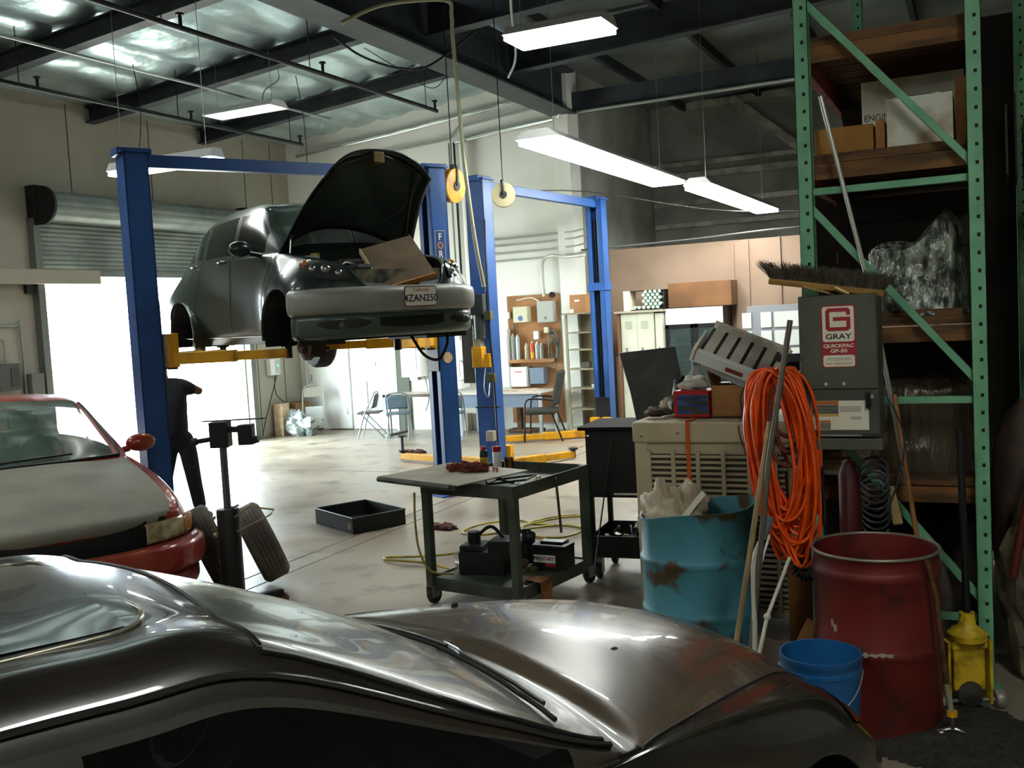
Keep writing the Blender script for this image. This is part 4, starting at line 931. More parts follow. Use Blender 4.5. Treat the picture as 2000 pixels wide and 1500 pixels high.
rd = thing('oil_drum', 'open dark red steel drum in front of the green rack', 'drum', (-.489, 4.856, 0))
m = drum(MB(), .278, .83, (.39, .74), inner=.62); m.build('drum_body', M('red_drum', '#6e1f18', .5, .1, col2='#571812', ns=2.5, col3='#3c1510', ns3=5, lo3=.58, hi3=.68), rd, smooth=50)
MB().tube([(.281*cos(a), .281*sin(a), .83) for a in [2*pi*i/48 for i in range(48)]], .008, 8, closed=True).build('drum_rim', M('worn_rim', '#8e8a78', .4, .6), rd, smooth=60)
for (a0, z, w_) in ((-1.75, .405, .5), (-2.2, .5, .07), (-2.25, .52, .05)):
    G = [[((.2925 if z < .45 else .2795)*cos(a0+w_*i/10), (.2925 if z < .45 else .2795)*sin(a0+w_*i/10), z+.006*NZ.noise(V((i*.9, z*9, k)))*3+(k-.5)*(.012 if z < .45 else .03)) for k in (0, 1)] for i in range(11)]
    MB().grid(G).build('paint_chip', M('bare_metal_chip', '#a79d84', .5), rd)
MB().lathe([(0, .64), (.262, .63)], 36).build('drum_contents', M('drum_waste', '#3b3a2a', .9, bump=.7, bs=18), rd)
bu = thing('bucket', 'blue plastic bucket in front of the red drum', 'bucket', (-.655, 4.23, 0))
MB().lathe([(0, .0), (.138, 0), (.162, .45), (.166, .452), (.166, .468), (.163, .47), (.163, .49), (.168, .495), (.168, .52), (.158, .52), (.133, .03), (0, .03)], 44).build('bucket_body', M('blue_plastic', '#1c5c94', .4, col2='#174d7d', ns=4), bu, smooth=45)
MB().tube([(.17*cos(a), .17*sin(a), .46-.16*sin((a+pi)/1)*1) for a in [pi+pi*i/20 for i in range(21)]], .003, 6).build('wire_handle', zinc, bu)
# --- yellow floor jack standing behind the drum
jk = thing('floor_jack', 'greasy yellow trolley jack with upright black handle by the rack post', 'trolley jack', (-.108, 5.10, 0), .42)
yj = M('greasy_yellow', '#d0ae22', .5, col2='#4e3f12', ns=9, lo=.5, hi=.7)
MB().bx(-.075, .075, -.02, .03, .10, .32).bx(-.085, .085, -.03, .04, .30, .345).build('jack_body', yj, jk, bevel=.008)
MB().bx(-.105, -.09, -.03, .12, .03, .34).bx(.09, .105, -.03, .12, .03, .34).build('side_plate', yj, jk, bevel=.004)
MB().lathe([(.085, 0), (.09, .03), (.04, .07), (.033, .12), (.036, .13), (.0, .13)], 20, T=T(0, 0, .345)).build('handle_socket', yj, jk, smooth=50)
MB().cyl((0, 0, .45), (.0, .03, 1.35), .017, n=12).build('jack_handle', black_void, jk, smooth=60)
MB().cyl((-.15, 0, .045), (.15, 0, .045), .010, n=10).build('axle', zinc, jk)
for s_ in (-1, 1): MB().lathe([(0, -.022), (.04, -.022), (.045, -.015), (.045, .015), (.04, .022), (0, .022)], 24, T=T(s_*.142, 0, .046) @ RY(pi/2)).build('wheel', M('jack_wheel', '#8d8b7f', .5, .4), jk, smooth=40)
MB().lathe([(0, .02), (.06, .0), (.06, -.02), (0, -.03)], 20, T=T(0, -.03, .085) @ RX(pi/2)).build('ram_cap', M('ram_grey', '#44423a', .5, .4), jk)
# --- rusty rod pump standing on the floor pile
rp = thing('grease_pump', 'rusty rod with a yellow collar standing in the black floor heap', 'pump', (-.168, 4.68, 0))
MB().tube([(-.085, -.03, .83), (-.055, -.02, .68), (-.02, 0, .27)], .012, 10).build('rod', M('rusty_rod', '#6b4b2e', .6, .4, col2='#4a3220', ns=20), rp, smooth=60)
MB().tube([(-.02, 0, .27), (-.002, 0, .14)], .012, 10).build('sleeve', M('pale_sleeve', '#a39c88', .4, .4), rp, smooth=60)
MB().cyl((0, 0, .125), (0, 0, .15), .022, n=10).build('collar', yellow_paint, rp)
MB().cyl((0, 0, .05), (0, 0, .125), .012, n=10).tube([(-.06, .01, .045), (0, 0, .07), (.055, .02, .045)], .012, 8).sph((-.045, -.02, .05), .014, 8, 6).build('foot', chrome, rp, smooth=50)
# --- floor heap of absorbent
G = []
def hp(x, y):
    d = math.hypot((x+.2)/.42, (y-4.78)/.40); return max(0, .055*(1-d**2.2))+.012*NZ.noise(V((x*9, y*9, 0)))*max(0, 1-d)*2+.004*NZ.noise(V((x*40, y*40, 2)))
for i in range(60): G.append([(-.66+.95*i/59+.05*NZ.noise(V((i*.2, 0, 1))), 4.36+.82*j/49, .001+max(-.004, hp(-.66+.95*i/59, 4.36+.82*j/49))) for j in range(50)])
keep = MB(); vs = [p for r_ in G for p in r_]; fs = []
for i in range(59):
    for j in range(49):
        q = (i*50+j, (i+1)*50+j, (i+1)*50+j+1, i*50+j+1)
        if max(vs[k][2] for k in q) > .0045: fs.append(q)
tag(keep.add(vs, fs).build('absorbent_heap', M('absorbent', '#22201b', .95, col2='#34302a', ns=30, bump=.6, bs=90), smooth=80), 'black heap of oil absorbent on the floor below the rack', 'absorbent', kind='stuff')
# --- goods in the rack
plastic = M('shrink_wrap', '#3f433b', .14, .35, col2='#b5bbae', ns=9, lo=.42, hi=.66, bump=1.6, bs=13, stretch=(2.2, 2.2, .9))  # pale noise blotches stand in for sharp highlights on the film
en = thing('wrapped_engine', 'engine wrapped in clear shiny film on the middle rack shelf', 'engine', (-.34, 5.68, 1.883))
G = MB()
def wrap(x0, x1, y0, y1, h, pk, seed):
    n_, k_ = 46, 26; R_ = []
    for j in range(k_+1):
        q = j/k_; r = []
        for i in range(n_):
            a = 2*pi*i/n_; e = 4.0; c_, s_ = cos(a), sin(a)
            rr = 1/((abs(c_)**e+abs(s_)**e)**(1/e)); top = min(1, q/.72)
            sh = 1-.10*top if q < .72 else (1-.10)*math.sqrt(max(0, 1-((q-.72)/.28)**2))
            x = (x0+x1)/2+(x1-x0)/2*c_*rr*sh; y = (y0+y1)/2+(y1-y0)/2*s_*rr*sh
            z = h*top+(q-.72)/.28*h*.12*(q > .72); z += pk(x, y)*top**2
            nn = .022*NZ.noise(V((x*7, y*7, z*5+seed)))+.01*NZ.noise(V((x*19, y*19, z*9+seed))); x += nn*c_; y += nn*s_; z = max(0, z+nn*.5*top)
            r.append((x, y, z))
        r.append(r[0]); R_.append(r)
    return R_
G.grid(wrap(-.25, .26, -.2, .45, .34, lambda x, y: .16*math.exp(-((x-.17)/.09)**2)+.05*NZ.noise(V((x*8, y*8, 1))), 3)).build('shrink_wrap', plastic, en, smooth=50)
MB().bx(-.22, .22, -.1, .4, 0.0, .28).build('engine_block', M('engine_block', '#55574f', .5, .5), en, bevel=.03)
for (x, z) in ((-.07, .21), (.02, .22), (.045, .21), (.08, .19), (.02, .15), (.06, .13)):
    MB().lathe([(.006, 0), (.014, 0), (.014, .012), (.006, .012)], 14, T=T(x, -.232, z) @ RX(pi/2)).build('ring_bolt', M('ring_metal', '#a3a79c', .3, .7), en)
MB().bx(-.25, .24, -.21, .45, -.002, .03).build('skid', wood_dark, en)
lw = thing('wrapped_parts', 'brown carton wrapped in glossy film on the lower rack shelf', 'parcel', (-.30, 5.85, 1.062))
MB().grid(wrap(-.3, .27, -.3, .5, .44, lambda x, y: .03*NZ.noise(V((x*6, y*6, 4))), 8)).build('shrink_wrap', M('brown_wrap', '#453a2d', .22, .25, col2='#6f624e', ns=6, lo=.5, hi=.8, bump=.8, bs=12, stretch=(2.6, 2.6, .5)), lw, smooth=50)
MB().bx(-.27, .25, -.2, .45, 0, .40).build('carton', M('dark_carton', '#3a2817', .9), lw)
def carton(name, label, x0, x1, y0, y1, z0, z1, mat, cat='box', rz=0, flap=True, tape=None):
    t = thing(name, label, cat, ((x0+x1)/2, (y0+y1)/2, z0), rz); a, b, h = (x1-x0)/2, (y1-y0)/2, z1-z0
    MB().bx(-a, a, -b, b, 0, h).build('carton', mat, t, bevel=.004)
    if flap: MB().bx(-a*1.0, a*1.0, -.004, .004, h, h+.0015).build('tape_strip', tape or M('tape_tan', '#b79a6a', .4), t)
    return t
yb = M('yellow_carton', '#ad7f3c', .8, col2='#94682d', ns=3)
wb_ = M('dirty_white_carton', '#cfcfc0', .8, col2='#a79a7c', ns=5, lo=.5, hi=.7, col3='#8a6b3c', ns3=2.2, lo3=.58, hi3=.72)
carton('cardboard_box', 'low yellow-brown carton on the upper rack shelf', -.79, -.50, 5.5, 5.95, 2.742, 2.875, yb)
carton('cardboard_box', 'small brown carton behind the corner of the grimy white box', -.49, -.445, 5.5, 5.9, 2.742, 2.89, kraft)
b_ = carton('cardboard_box', 'large grimy white box in front on the upper rack shelf', -.435, -.125, 5.5, 5.85, 2.742, 2.985, wb_)
MB().bx(-.15, .15, -.1, .17, .243, .26).build('crumpled_film', plastic, b_)
b_ = carton('cardboard_box', 'tall white box marked ENGINE at the back of the upper rack shelf', -.60, -.08, 5.98, 6.4, 2.742, 3.18, wb_)
text('lettering', 'ENGINE', .05, s_ink, b_, T(-.17, -.211, .235) @ RX(pi/2), sx=.9)
carton('cardboard_box', 'brown carton at the right end of the upper rack shelf', -.115, -.06, 5.55, 5.95, 2.742, 3.06, kraft)
# dark crates added to darken the view through the rack
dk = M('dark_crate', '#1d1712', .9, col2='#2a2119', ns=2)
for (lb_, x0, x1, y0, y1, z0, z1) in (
        ('added dark crate deep on the top rack shelf under the roof', -.78, -.06, 6.6, 7.9, 2.742, 3.17),
        ('added dark crate deep on the shelf behind the wrapped engine', -.80, -.05, 6.3, 7.9, 1.882, 2.57),
        ('added dark crate deep on the shelf behind the film-wrapped carton', -.80, -.05, 6.6, 7.9, 1.062, 1.70),
        ('added dark crate on the floor at the back of the rack', -.80, -.05, 6.4, 7.9, 0, .88),
        ('added dark crate standing behind the beige cooler and the rack', -1.08, -.87, 6.85, 7.9, 0, 2.7),
        ('added tall dark crate stack far right behind the second rack', -.04, 2.6, 8.34, 9.3, 0, 4.0)):
    t = thing('backing_crate', lb_, 'crate', ((x0+x1)/2, (y0+y1)/2, z0)); a, b, h = (x1-x0)/2, (y1-y0)/2, z1-z0
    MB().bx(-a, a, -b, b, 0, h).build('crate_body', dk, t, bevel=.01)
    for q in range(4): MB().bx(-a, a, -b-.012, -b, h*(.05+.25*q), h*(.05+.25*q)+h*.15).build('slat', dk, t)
# floor level under the rack
sk = MB(); sk.sph((-.33, 5.75, .32), (.15, .17, .32), 20, 14, jit=.25, seed=6)
for v in sk.v: v.z = max(0, v.z)
tag(sk.build('sack', M('grey_sack', '#5a5446', .85, col2='#463f33', ns=6), smooth=50), 'grimy grey sack slumped on the floor under the rack', 'sack')
carton('cardboard_box', 'brown carton on the floor between the drums', -1.02, -.72, 5.55, 5.85, 0, .62, M('brown_carton', '#6f4a22', .9, col2='#5a3b1a', ns=3))
t = thing('wood_block', 'splintered wooden board leaning between the two drums', 'wood', mat=T(-.86, 5.06, .22) @ RY(.45) @ RX(-.25)); MB().bx(-.06, .06, -.02, .02, -.2, .16).build('board', M('raw_wood', '#a0743f', .7, col2='#83592c', ns=5, stretch=(6, 6, 1)), t, bevel=.003)
tag(MB().bx(-.80, -.74, 4.95, 5.02, 0, .40).build('wood_block', M('raw_wood', '#a0743f'), bevel=.004), 'short upright wood block beside the red drum', 'wood')
t = thing('dust_pan', 'curved grey sheet metal scoop beside the crutch', 'dustpan', mat=T(-.94, 4.88, .24) @ RZ(-.3) @ RX(.3))
MB().grid([[(.13*cos(a), -.05+.13*(1-sin(a))*.4, z) for z in (-.22, .14)] for a in [pi*i/10 for i in range(11)]]).build('scoop', M('scoop_grey', '#6f6557', .6, .2), t, solid=.004)
P = []
for k in range(8):
    for i in range(16): a = 2*pi*(i/16); P.append((.075*cos(a), .02*k/3+.01*sin(a*2), .075*sin(a)-.035*(k+i/16)+.14))
tag(MB().tube(P, .008, 6).build('coiled_hose', M('grey_coil', '#33373a', .5, .1), smooth=60, loc=(-.53, 5.27, .98)), 'dark spring-like hose coil hanging behind the red drum', 'hose')
tag(MB().box((0, 0, 0), (.05, .02, .2), T=T(-.44, 5.33, .93) @ RY(-.2)).build('work_glove', M('leather', '#9c8253', .8), bevel=.01), 'tan rag hanging from the rack behind the red drum', 'rag')
t = thing('fire_extinguisher', 'narrow red cylinder behind the drums under the cabinet', 'cylinder', (-.645, 5.29, 0)); MB().lathe([(0, 0), (.05, 0), (.055, .03), (.055, 1.1), (.03, 1.16), (0, 1.17)], 20).build('cylinder_body', M('deep_red', '#430d0b', .45), t, smooth=45)
tag(MB().tube(crom([(-.455, 5.08, 1.55), (-.39, 5.06, 1.42), (-.36, 5.05, 1.30), (-.385, 5.05, 1.14), (-.43, 5.06, 1.0), (-.47, 5.08, .93), (-.50, 5.09, .92)], 6), .005, 6).build('cable', M('blue_black_cable', '#28323a', .5), smooth=60), 'thin dark cable looping down right of the grey cabinet', 'cable')
# things right of the rack post
m = MB().sph((.16, 6.1, .78), (.16, .2, .62), 22, 14, jit=.12, seed=9)
for v in m.v: v.z = max(v.z, .0)
tag(m.build('covered_tank', M('tank_cover', '#4c3c33', .7, col2='#3a2c25', ns=5), smooth=50), 'rounded brown covered bundle right of the near rack post', 'bundle')
m = MB().sph((.2, 5.64, .4), (.15, .16, .42), 20, 12, jit=.4, seed=12)
for v in m.v: v.z = max(v.z, .0)
tag(m.build('sack', M('pale_sack', '#6a5f4c', .9, col2='#4e4435', ns=9)), 'lumpy pale sack at the right edge behind the rack post', 'sack')
stick('pipe', 'dark red pipe slanting at the right edge behind the rack post', [(.10, 5.5, .55), (.17, 5.52, .95), (.30, 5.55, 1.35)], .02, M('dark_red_pipe', '#5a1d14', .5), 'pipe')
for i, (x, h, c_) in enumerate(((.10, .42, '#5a4630'), (.15, .5, '#4b3924'), (.2, .36, '#66512f'))):
    tag(MB().box((0, 0, 0), (.012, .22, h), T=T(x+.03, 6.6+.12*i, 2.62+h/2) @ RX(-.2)).build('cardboard_sheet', M('sheet%d' % i, c_, .9), bevel=.002), ('leftmost', 'middle', 'rightmost')[i]+' of the brown sheets standing on the second rack', 'cardboard', None)
# ================================================================ steel work cart
cg = M('cart_green_grey', '#4b5247', .5, .2, col2='#373d33', ns=5)
ct = thing('work_cart', 'dark green steel work cart with a loaded top and lower shelf', 'cart', (-2.83, 5.85, 0), math.atan2(.17, -.985))
# local x runs left (photo), local y runs towards the camera side -> use negative y for depth away
CW, CL = .74, .90
def cpt(x, y): return (x, -y)
for x in (0, CW):
    for y in (0, CL):
        MB().bx(x-.028, x+.028, -y-.028, -y+.028, .12, .88).build('leg', cg, ct, bevel=.003)
        c_ = MB().lathe([(.0, -.022), (.055, -.022), (.062, -.014), (.062, .014), (.055, .022), (0, .022)], 24, T=T(x, -y-.02, .062) @ RY(pi/2) if True else None).build('caster', rubber, ct, smooth=40)
        MB().bx(x-.032, x-.026, -y-.045, -y+.03, .05, .13).bx(x+.026, x+.032, -y-.045, -y+.03, .05, .13).build('caster_fork', zinc, c_)
m = MB(); m.bx(0, CW, -CL, 0, .80, .808)
for (x0, x1, y0, y1) in ((-.03, CW+.03, -.03, -.02), (-.03, CW+.03, CL+.02, CL+.03)): m.bx(x0, x1, -y1, -y0, .79, .88)
m.bx(-.03, -.02, -CL-.03, .03, .79, .88).bx(CW+.02, CW+.03, -CL-.03, .03, .79, .88)
m.build('top_tray', cg, ct, bevel=.003)
m = MB(); m.bx(0, CW, -CL, 0, .17, .178)
m.bx(-.02, -.012, -CL, 0, .10, .19).bx(CW+.012, CW+.02, -CL, 0, .10, .19).bx(0, CW, -.012, -.004, .10, .19).bx(0, CW, -CL, -CL+.008, .10, .19)
m.build('lower_shelf', cg, ct, bevel=.003)
Mct = ct.matrix_basis.copy() if False else (T(-2.83, 5.85, 0) @ RZ(math.atan2(.17, -.985)))
def C(x, y, z): return Mct @ V((x, -y, z))       # x: from right to left, y: from front to back
def on_cart(mb, name, label, cat, x, y, z, mat, rz=0, smooth=None, bevel=0, group=None):
    o = mb.build(name, mat, smooth=smooth, bevel=bevel); p = C(x, y, z); o.location = p; o.rotation_euler = (0, 0, math.atan2(.17, -.985)+rz); return tag(o, label, cat, group)
# board with rolled lip lying across the left end, overhanging
bT = fr((-3.42, 6.12, .905), (.945, -.327, 0), (.327, .945, 0))
bd = thing('drip_board', 'grey metal board overhanging the left end of the work cart', 'board', mat=bT)
MB().bx(-.40, .42, -.34, .34, -.004, .004).build('plate', M('grey_plate', '#989280', .55, .1, col2='#807a69', ns=4), bd)
MB().tube([(-.40, -.35, -.015), (.36, -.35, -.015)], .02, 8).bx(-.40, .40, -.35, -.335, -.03, 0).build('front_lip', cg, bd)
m = MB()
for i, (x, y, r_) in enumerate(((0, 0, .07), (.08, .02, .065), (.14, -.02, .06), (-.07, -.03, .05), (.05, -.05, .05))): m.sph((x, y, .02), (r_, r_*.8, .038), 26, 16, jit=.6, seed=i*3+1)
for v in m.v: v.z = max(v.z, .0)
rag_m = M('red_shop_rag', '#7d3a22', .95, col2='#54241a', ns=12, bump=.6, bs=30)
o = m.build('shop_rag', rag_m, smooth=50); o.location = bT @ V((.0, .12, .005)); tag(o, 'crumpled rust-red rag on the grey board of the work cart', 'rag')
can = thing('spray_can', 'small spray can with a red top and yellow band on the work cart', 'spray can', bT @ V((.02, .29, .005)))
MB().lathe([(0, 0), (.03, 0), (.032, .004), (.032, .105), (.026, .12), (.014, .127), (0, .127)], 20).build('can_body', M('can_navy', '#252b3a', .35), can, smooth=45)
MB().lathe([(.0325, .02), (.0325, .075)], 20).build('label_band', M('label_yellow2', '#d9b21f', .4), can, smooth=60)
text('lettering', 'WD', .028, M('ink_navy', '#1c2850', .4), can, T(.012, -.0335, .05) @ RZ(.35) @ RX(pi/2))
MB().lathe([(.016, .125), (.018, .128), (.018, .15), (.0, .152)], 14).build('cap', M('cap_red', '#b32020', .4), can, smooth=50)
can = thing('spray_can', 'spray can with a wide red cap behind the navy can', 'spray can', C(.70, .80, .809))
MB().lathe([(0, 0), (.033, 0), (.033, .15), (.028, .165), (0, .166)], 20).build('can_body', white_paint, can, smooth=45)
MB().lathe([(.031, .16), (.033, .165), (.033, .20), (0, .205)], 18).build('cap', M('cap_red', '#b32020'), can, smooth=50)
cup = thing('metal_cup', 'shiny copper coloured cup at the back of the work cart', 'cup', C(.62, .84, .809))
MB().lathe([(0, 0), (.036, 0), (.04, .11), (.037, .11), (.033, .006), (0, .006)], 24).build('cup_body', M('copper', '#b98a52', .2, 1), cup, smooth=45)
fm = MB(); z = .0
fm.tube([(0, 0, .0), (.30, 0, .0), (.30, .2, .0), (0, .2, .0)], .007, 6, closed=True).tube([(.30, 0, 0), (.30, 0, .07), (.33, 0, .075)], .006, 6).tube([(.30, .2, 0), (.30, .2, .07), (.33, .2, .075)], .006, 6).tube([(.30, 0, .05), (.30, .2, .05)], .004, 6)
on_cart(fm, 'wire_bracket', 'black angled wire bracket propped on the work cart', 'bracket', .16, .52, .86, black_plastic, rz=.25).rotation_euler.y = .12
pl = MB(); pl.tube(crom([(0, 0, 0), (.05, .0, .01), (.10, .0, .025)], 4), .008, 8, mi=1).tube(crom([(.1, 0, .025), (.13, .01, .07), (.135, .012, .12)], 4), .009, 8).tube(crom([(.1, 0, .025), (.16, -.01, .07), (.165, -.014, .12)], 4), .009, 8)
on_cart(pl, 'pliers', 'pliers with salmon-red grips on the work cart', 'pliers', .22, .36, .82, [M('plier_grip', '#c4756a', .5), chrome], rz=.3, smooth=50)
on_cart(MB().lathe([(0, 0), (.03, 0), (.032, .03), (.02, .04), (.018, .055), (0, .055)], 18), 'socket', 'round bright metal fitting near the right edge of the work cart', 'fitting', .10, .46, .809, M('brass_bits', '#a89a72', .3, .8), smooth=45)
on_cart(MB().bx(-.05, .05, -.015, .015, 0, .02), 'metal_bar', 'pale metal bar in the tray of the work cart', 'metal bar', .17, .33, .809, M('pale_bar', '#b7b39c', .4, .5), rz=.6)
rt = random.Random(8)
toolm = M('tool_steel', '#6f6a58', .4, .7, col2='#3a3730', ns=20)
for k, (x, y, kind) in enumerate(((.1, .2, 'open-ended wrench'), (.3, .12, 'short ratchet'), (.45, .9, 'long spanner'), (.12, .75, 'ring spanner'))):
    L_ = (.16, .13, .22, .18)[k]
    m = MB().bx(-L_/2, L_/2, -.008, .008, 0, .008)
    m.lathe([(.006, 0), (.018, 0), (.018, .01), (.006, .01)], 14, T=T(L_/2+.012, 0, 0)).lathe([(.007, 0), (.015, 0), (.015, .01), (.007, .01)], 14, T=T(-L_/2-.01, 0, 0))
    on_cart(m, 'wrench', kind+' lying in the tray of the work cart', 'wrench', x, y, .809, toolm, rz=rt.random()*3)
m = MB()
for i in range(9): m.sph((.05*(rt.random()-.5)*2, .05*(rt.random()-.5)*2, .012), (.016, .013, .012), 8, 6, jit=.5, seed=i)
o = on_cart(m, 'bolts_and_scraps', 'little heap of greasy bolts and scraps near the front corner of the cart tray', 'bolts', .12, .1, .809, toolm); o['kind'] = 'stuff'
# hanging whip and cords
tag(MB().tube(crom([C(-.05, .45, .86), C(-.06, .45, .72), C(-.07, .45, .55), C(-.08, .44, .48)], 5), .010, 8).build('grease_whip', M('brown_whip', '#3a2a22', .5), smooth=60), 'short brown tool hanging from the right edge of the work cart', 'tool')
tag(MB().tube(crom([C(.80, .0-.06, .80), C(.80, -.07, .6), C(.77, -.08, .4), C(.70, -.05, .25), C(.62, .1, .2)], 6), .008, 8).build('cord', M('olive_cord', '#8a7a3a', .5), smooth=60), 'olive cord hanging down the front of the work cart', 'cord')
# lower shelf load
def lower(mb, *a, **k): return on_cart(mb, *a, **k)
m = MB().bx(-.17, .17, -.13, .13, 0, .16).bx(-.2, -.05, -.1, .12, .1, .24).bx(.0, .17, -.1, .1, .16, .2)
m.tube(crom([(-.15, .0, .22), (-.02, -.05, .31), (.12, .0, .2)], 6), .014, 8).cyl((.1, -.02, .16), (.1, -.02, .28), .05, n=14)
lower(m, 'intake_housing', 'black plastic engine housing on the lower shelf of the work cart', 'car part', .50, .34, .179, black_plastic, rz=.3, bevel=.008)
m = MB().cyl((0, 0, .0), (0, 0, .16), .06, n=18).cyl((0, 0, .16), (.06, 0, .26), .022, n=10).sph((-.03, .0, .2), (.06, .05, .06), 14, 10, jit=.3)
lower(m, 'engine_pump', 'black pump with a pipe stub behind the front leg on the lower cart shelf', 'car part', .36, .62, .179, black_plastic, smooth=50)
for i, (x, y) in enumerate(((.25, .42), (.22, .50), (.29, .47))):
    m = MB()
    for j in range(16): a = 2*pi*j/16; m.box((0, 0, 0), (.012, .014, .03), T=T(.042*cos(a), .042*sin(a), .015) @ RZ(a))
    m.lathe([(.018, 0), (.042, 0), (.042, .03), (.018, .03)], 24)
    o = lower(m, 'gear', ('front', 'right rear', 'left rear')[i]+' toothed brass-coloured gear beside the battery', 'gear', x, y, .179+(.035 if i == 2 else 0), M('gear_brass', '#6d6040', .4, .6))
bt = thing('car_battery', 'black car battery with a white PROSTART label on the lower cart shelf', 'battery', C(.10, .60, .179), math.atan2(.17, -.985)+.12+pi)
MB().bx(-.13, .13, -.085, .085, .0, .15).build('battery_case', black_plastic, bt, bevel=.006)
MB().bx(-.132, .132, -.087, .087, .15, .178).bx(-.09, .09, -.03, .05, .178, .195).build('lid', black_plastic, bt, bevel=.006)
MB().bx(-.085, .085, -.028, .048, .195, .1965).build('top_label', white_paint, bt)
MB().bx(-.115, .055, -.0885, -.085, .055, .11).build('label', white_paint, bt); MB().bx(-.02, .055, -.0885, -.085, .03, .053).build('label_red', s_red, bt)
text('lettering', 'PRO', .034, M('ink_black', '#15151a', .5), bt, T(-.083, -.0892, .082) @ RX(pi/2), bold=.001); text('lettering', 'START', .034, s_red, bt, T(.0, -.0892, .082) @ RX(pi/2), sx=.95, bold=.001)
for x in (-.09, .09): MB().cyl((x, .06, .178), (x, .06, .2), .009, n=10).build('terminal', zinc, bt)
tag(MB().bx(-2.86, -2.62, 6.18, 6.42, .178, .180).build('cloth_pad', M('dark_pad', '#1a1a17', .9)), 'dark pad under the battery on the cart shelf', 'pad') if False else None
m = MB().sph((0, 0, .07), (.06, .05, .09), 16, 12, jit=.8, seed=4).sph((0, 0, .16), (.025, .02, .04), 10, 8, jit=.6, seed=2)
clear = M('clear_film', '#c9cdc6', .15, .2, alpha=.45, bump=.8, bs=20)
o = lower(m, 'plastic_bag', 'knotted clear plastic bag at the left of the lower cart shelf', 'plastic bag', .64, .25, .182, clear, smooth=60)
m = MB().grid([[(.12*(i/10)-.0, .03*math.sin(i), .012+.004*math.sin(j*1.3+i)) if j < 5 else (.12*(i/10), -.035-.006*math.sin(i*1.7), .012-(j-5)*.026) for j in range(11)] for i in range(11)])
G = []
for i in range(13):
    r = []
    for j in range(13):
        q = j/12; x = -.07+.14*i/12+.006*math.sin(j); w_ = .007*math.sin(i*1.4+j*.6)
        r.append((x, .10-.15*min(1, q*2), .016+w_*.3) if q < .5 else (x, -.05-.012-.5*abs(w_)+0*q, .014-(q-.5)*.36))
    G.append(r)
lower(MB().grid(G), 'shop_rag', 'orange-brown rag draped over the front edge of the lower cart shelf', 'rag', .0, .24, .182, M('orange_rag', '#8a5a33', .95, col2='#5e3a20', ns=10), rz=-pi/2, smooth=60)
# ================================================================ evaporative cooler and its load
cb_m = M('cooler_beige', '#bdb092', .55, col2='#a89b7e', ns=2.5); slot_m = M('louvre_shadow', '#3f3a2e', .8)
ec = thing('evaporative_cooler', 'beige louvred evaporative cooler on casters behind the teal drum', 'cooler', (-2.0, 5.93, 0))
KX, KY = 1.02, .82
MB().bx(0, KX, .012, KY, .10, 1.16).build('housing', cb_m, ec, bevel=.008)
MB().bx(-.012, KX+.012, -.012, KY+.012, 1.16, 1.29).build('top_cap', cb_m, ec, bevel=.012)
for x in (0, KX-.08): MB().bx(x, x+.08, -.004, .05, .1, 1.16).build('corner_post', cb_m, ec, bevel=.004)
m = MB(); n_ = 27; zt, zb_ = 1.09, .16
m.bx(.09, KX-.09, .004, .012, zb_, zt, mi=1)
for i in range(n_):
    z = zt-(i+.5)*(zt-zb_)/n_
    m.add([(.09, .004, z+.010), (KX-.09, .004, z+.010), (KX-.09, -.014, z-.004), (.09, -.014, z-.004), (.09, .008, z-.006), (KX-.09, .008, z-.006)], [(0, 1, 2, 3), (3, 2, 5, 4)])
for x in (.09, .245, .40, .555, .71, .865): m.bx(x-.012, x+.012, -.016, .008, zb_-.02, zt+.02)
m.build('louvre_panel', [cb_m, slot_m], ec)
for (x, z) in ((.05, 1.2), (.28, 1.22)): MB().sph((x, -.013, z), .006, 8, 6).build('rivet', slot_m, ec)
for x in (.06, KX-.06):
    for y in (.06, KY-.06): MB().lathe([(0, -.015), (.05, -.015), (.05, .015), (0, .015)], 18, T=T(x, y, .05) @ RX(pi/2)).bx(x-.02, x+.02, y-.02, y+.02, .06, .1).build('caster', M('caster_brown', '#5b4630', .6), ec)
tag(MB().bx(-1.665, -1.640, 5.905, 5.911, .55, 1.30).bx(-1.665, -1.640, 5.905, 6.76, 1.294, 1.299).build('ratchet_strap', M('orange_strap', '#b5521a', .7)), 'orange strap down the front of the beige cooler', 'strap')
ZT = 1.301
rc_ = thing('tool_case', 'red carton with a dark blue picture panel on the cooler', 'box', (-1.665, 6.17, ZT), -.06)
MB().bx(-.115, .115, -.09, .09, 0, .165).build('carton', M('bright_red', '#a8191c', .5), rc_, bevel=.004)
MB().bx(-.09, .112, -.0925, -.089, .018, .14).build('picture_panel', M('picture_blue', '#1f2f63', .4, col2='#4a6b96', ns=9, stretch=(.5, 1, 2.5), col3='#3c3a2a', ns3=14), rc_)
m = MB().sph((0, 0, .03), (.09, .07, .05), 20, 12, jit=.5, seed=7)
o = m.build('rubbish_bag', M('white_crumple', '#c9c8ba', .6, col2='#a7a798', ns=12), smooth=40, loc=(-1.67, 6.17, ZT+.17)); tag(o, 'crumpled white plastic on top of the red carton', 'bag')
bo = thing('water_bottle', 'big empty clear bottle standing behind the red carton', 'bottle', (-1.71, 6.38, ZT))
MB().lathe([(0, .004), (.06, 0), (.068, .01), (.068, .20), (.066, .22), (.058, .245), (.026, .285), (.022, .29), (.022, .315), (0, .315)], 28).build('bottle_body', M('clear_bottle', '#c5d0ca', .06, 0, alpha=.42, coat=.4), bo, smooth=50)
MB().lathe([(.024, .31), (.026, .312), (.026, .335), (0, .337)], 18).build('bottle_cap', M('cap_green', '#5d7a6a', .4), bo, smooth=50)
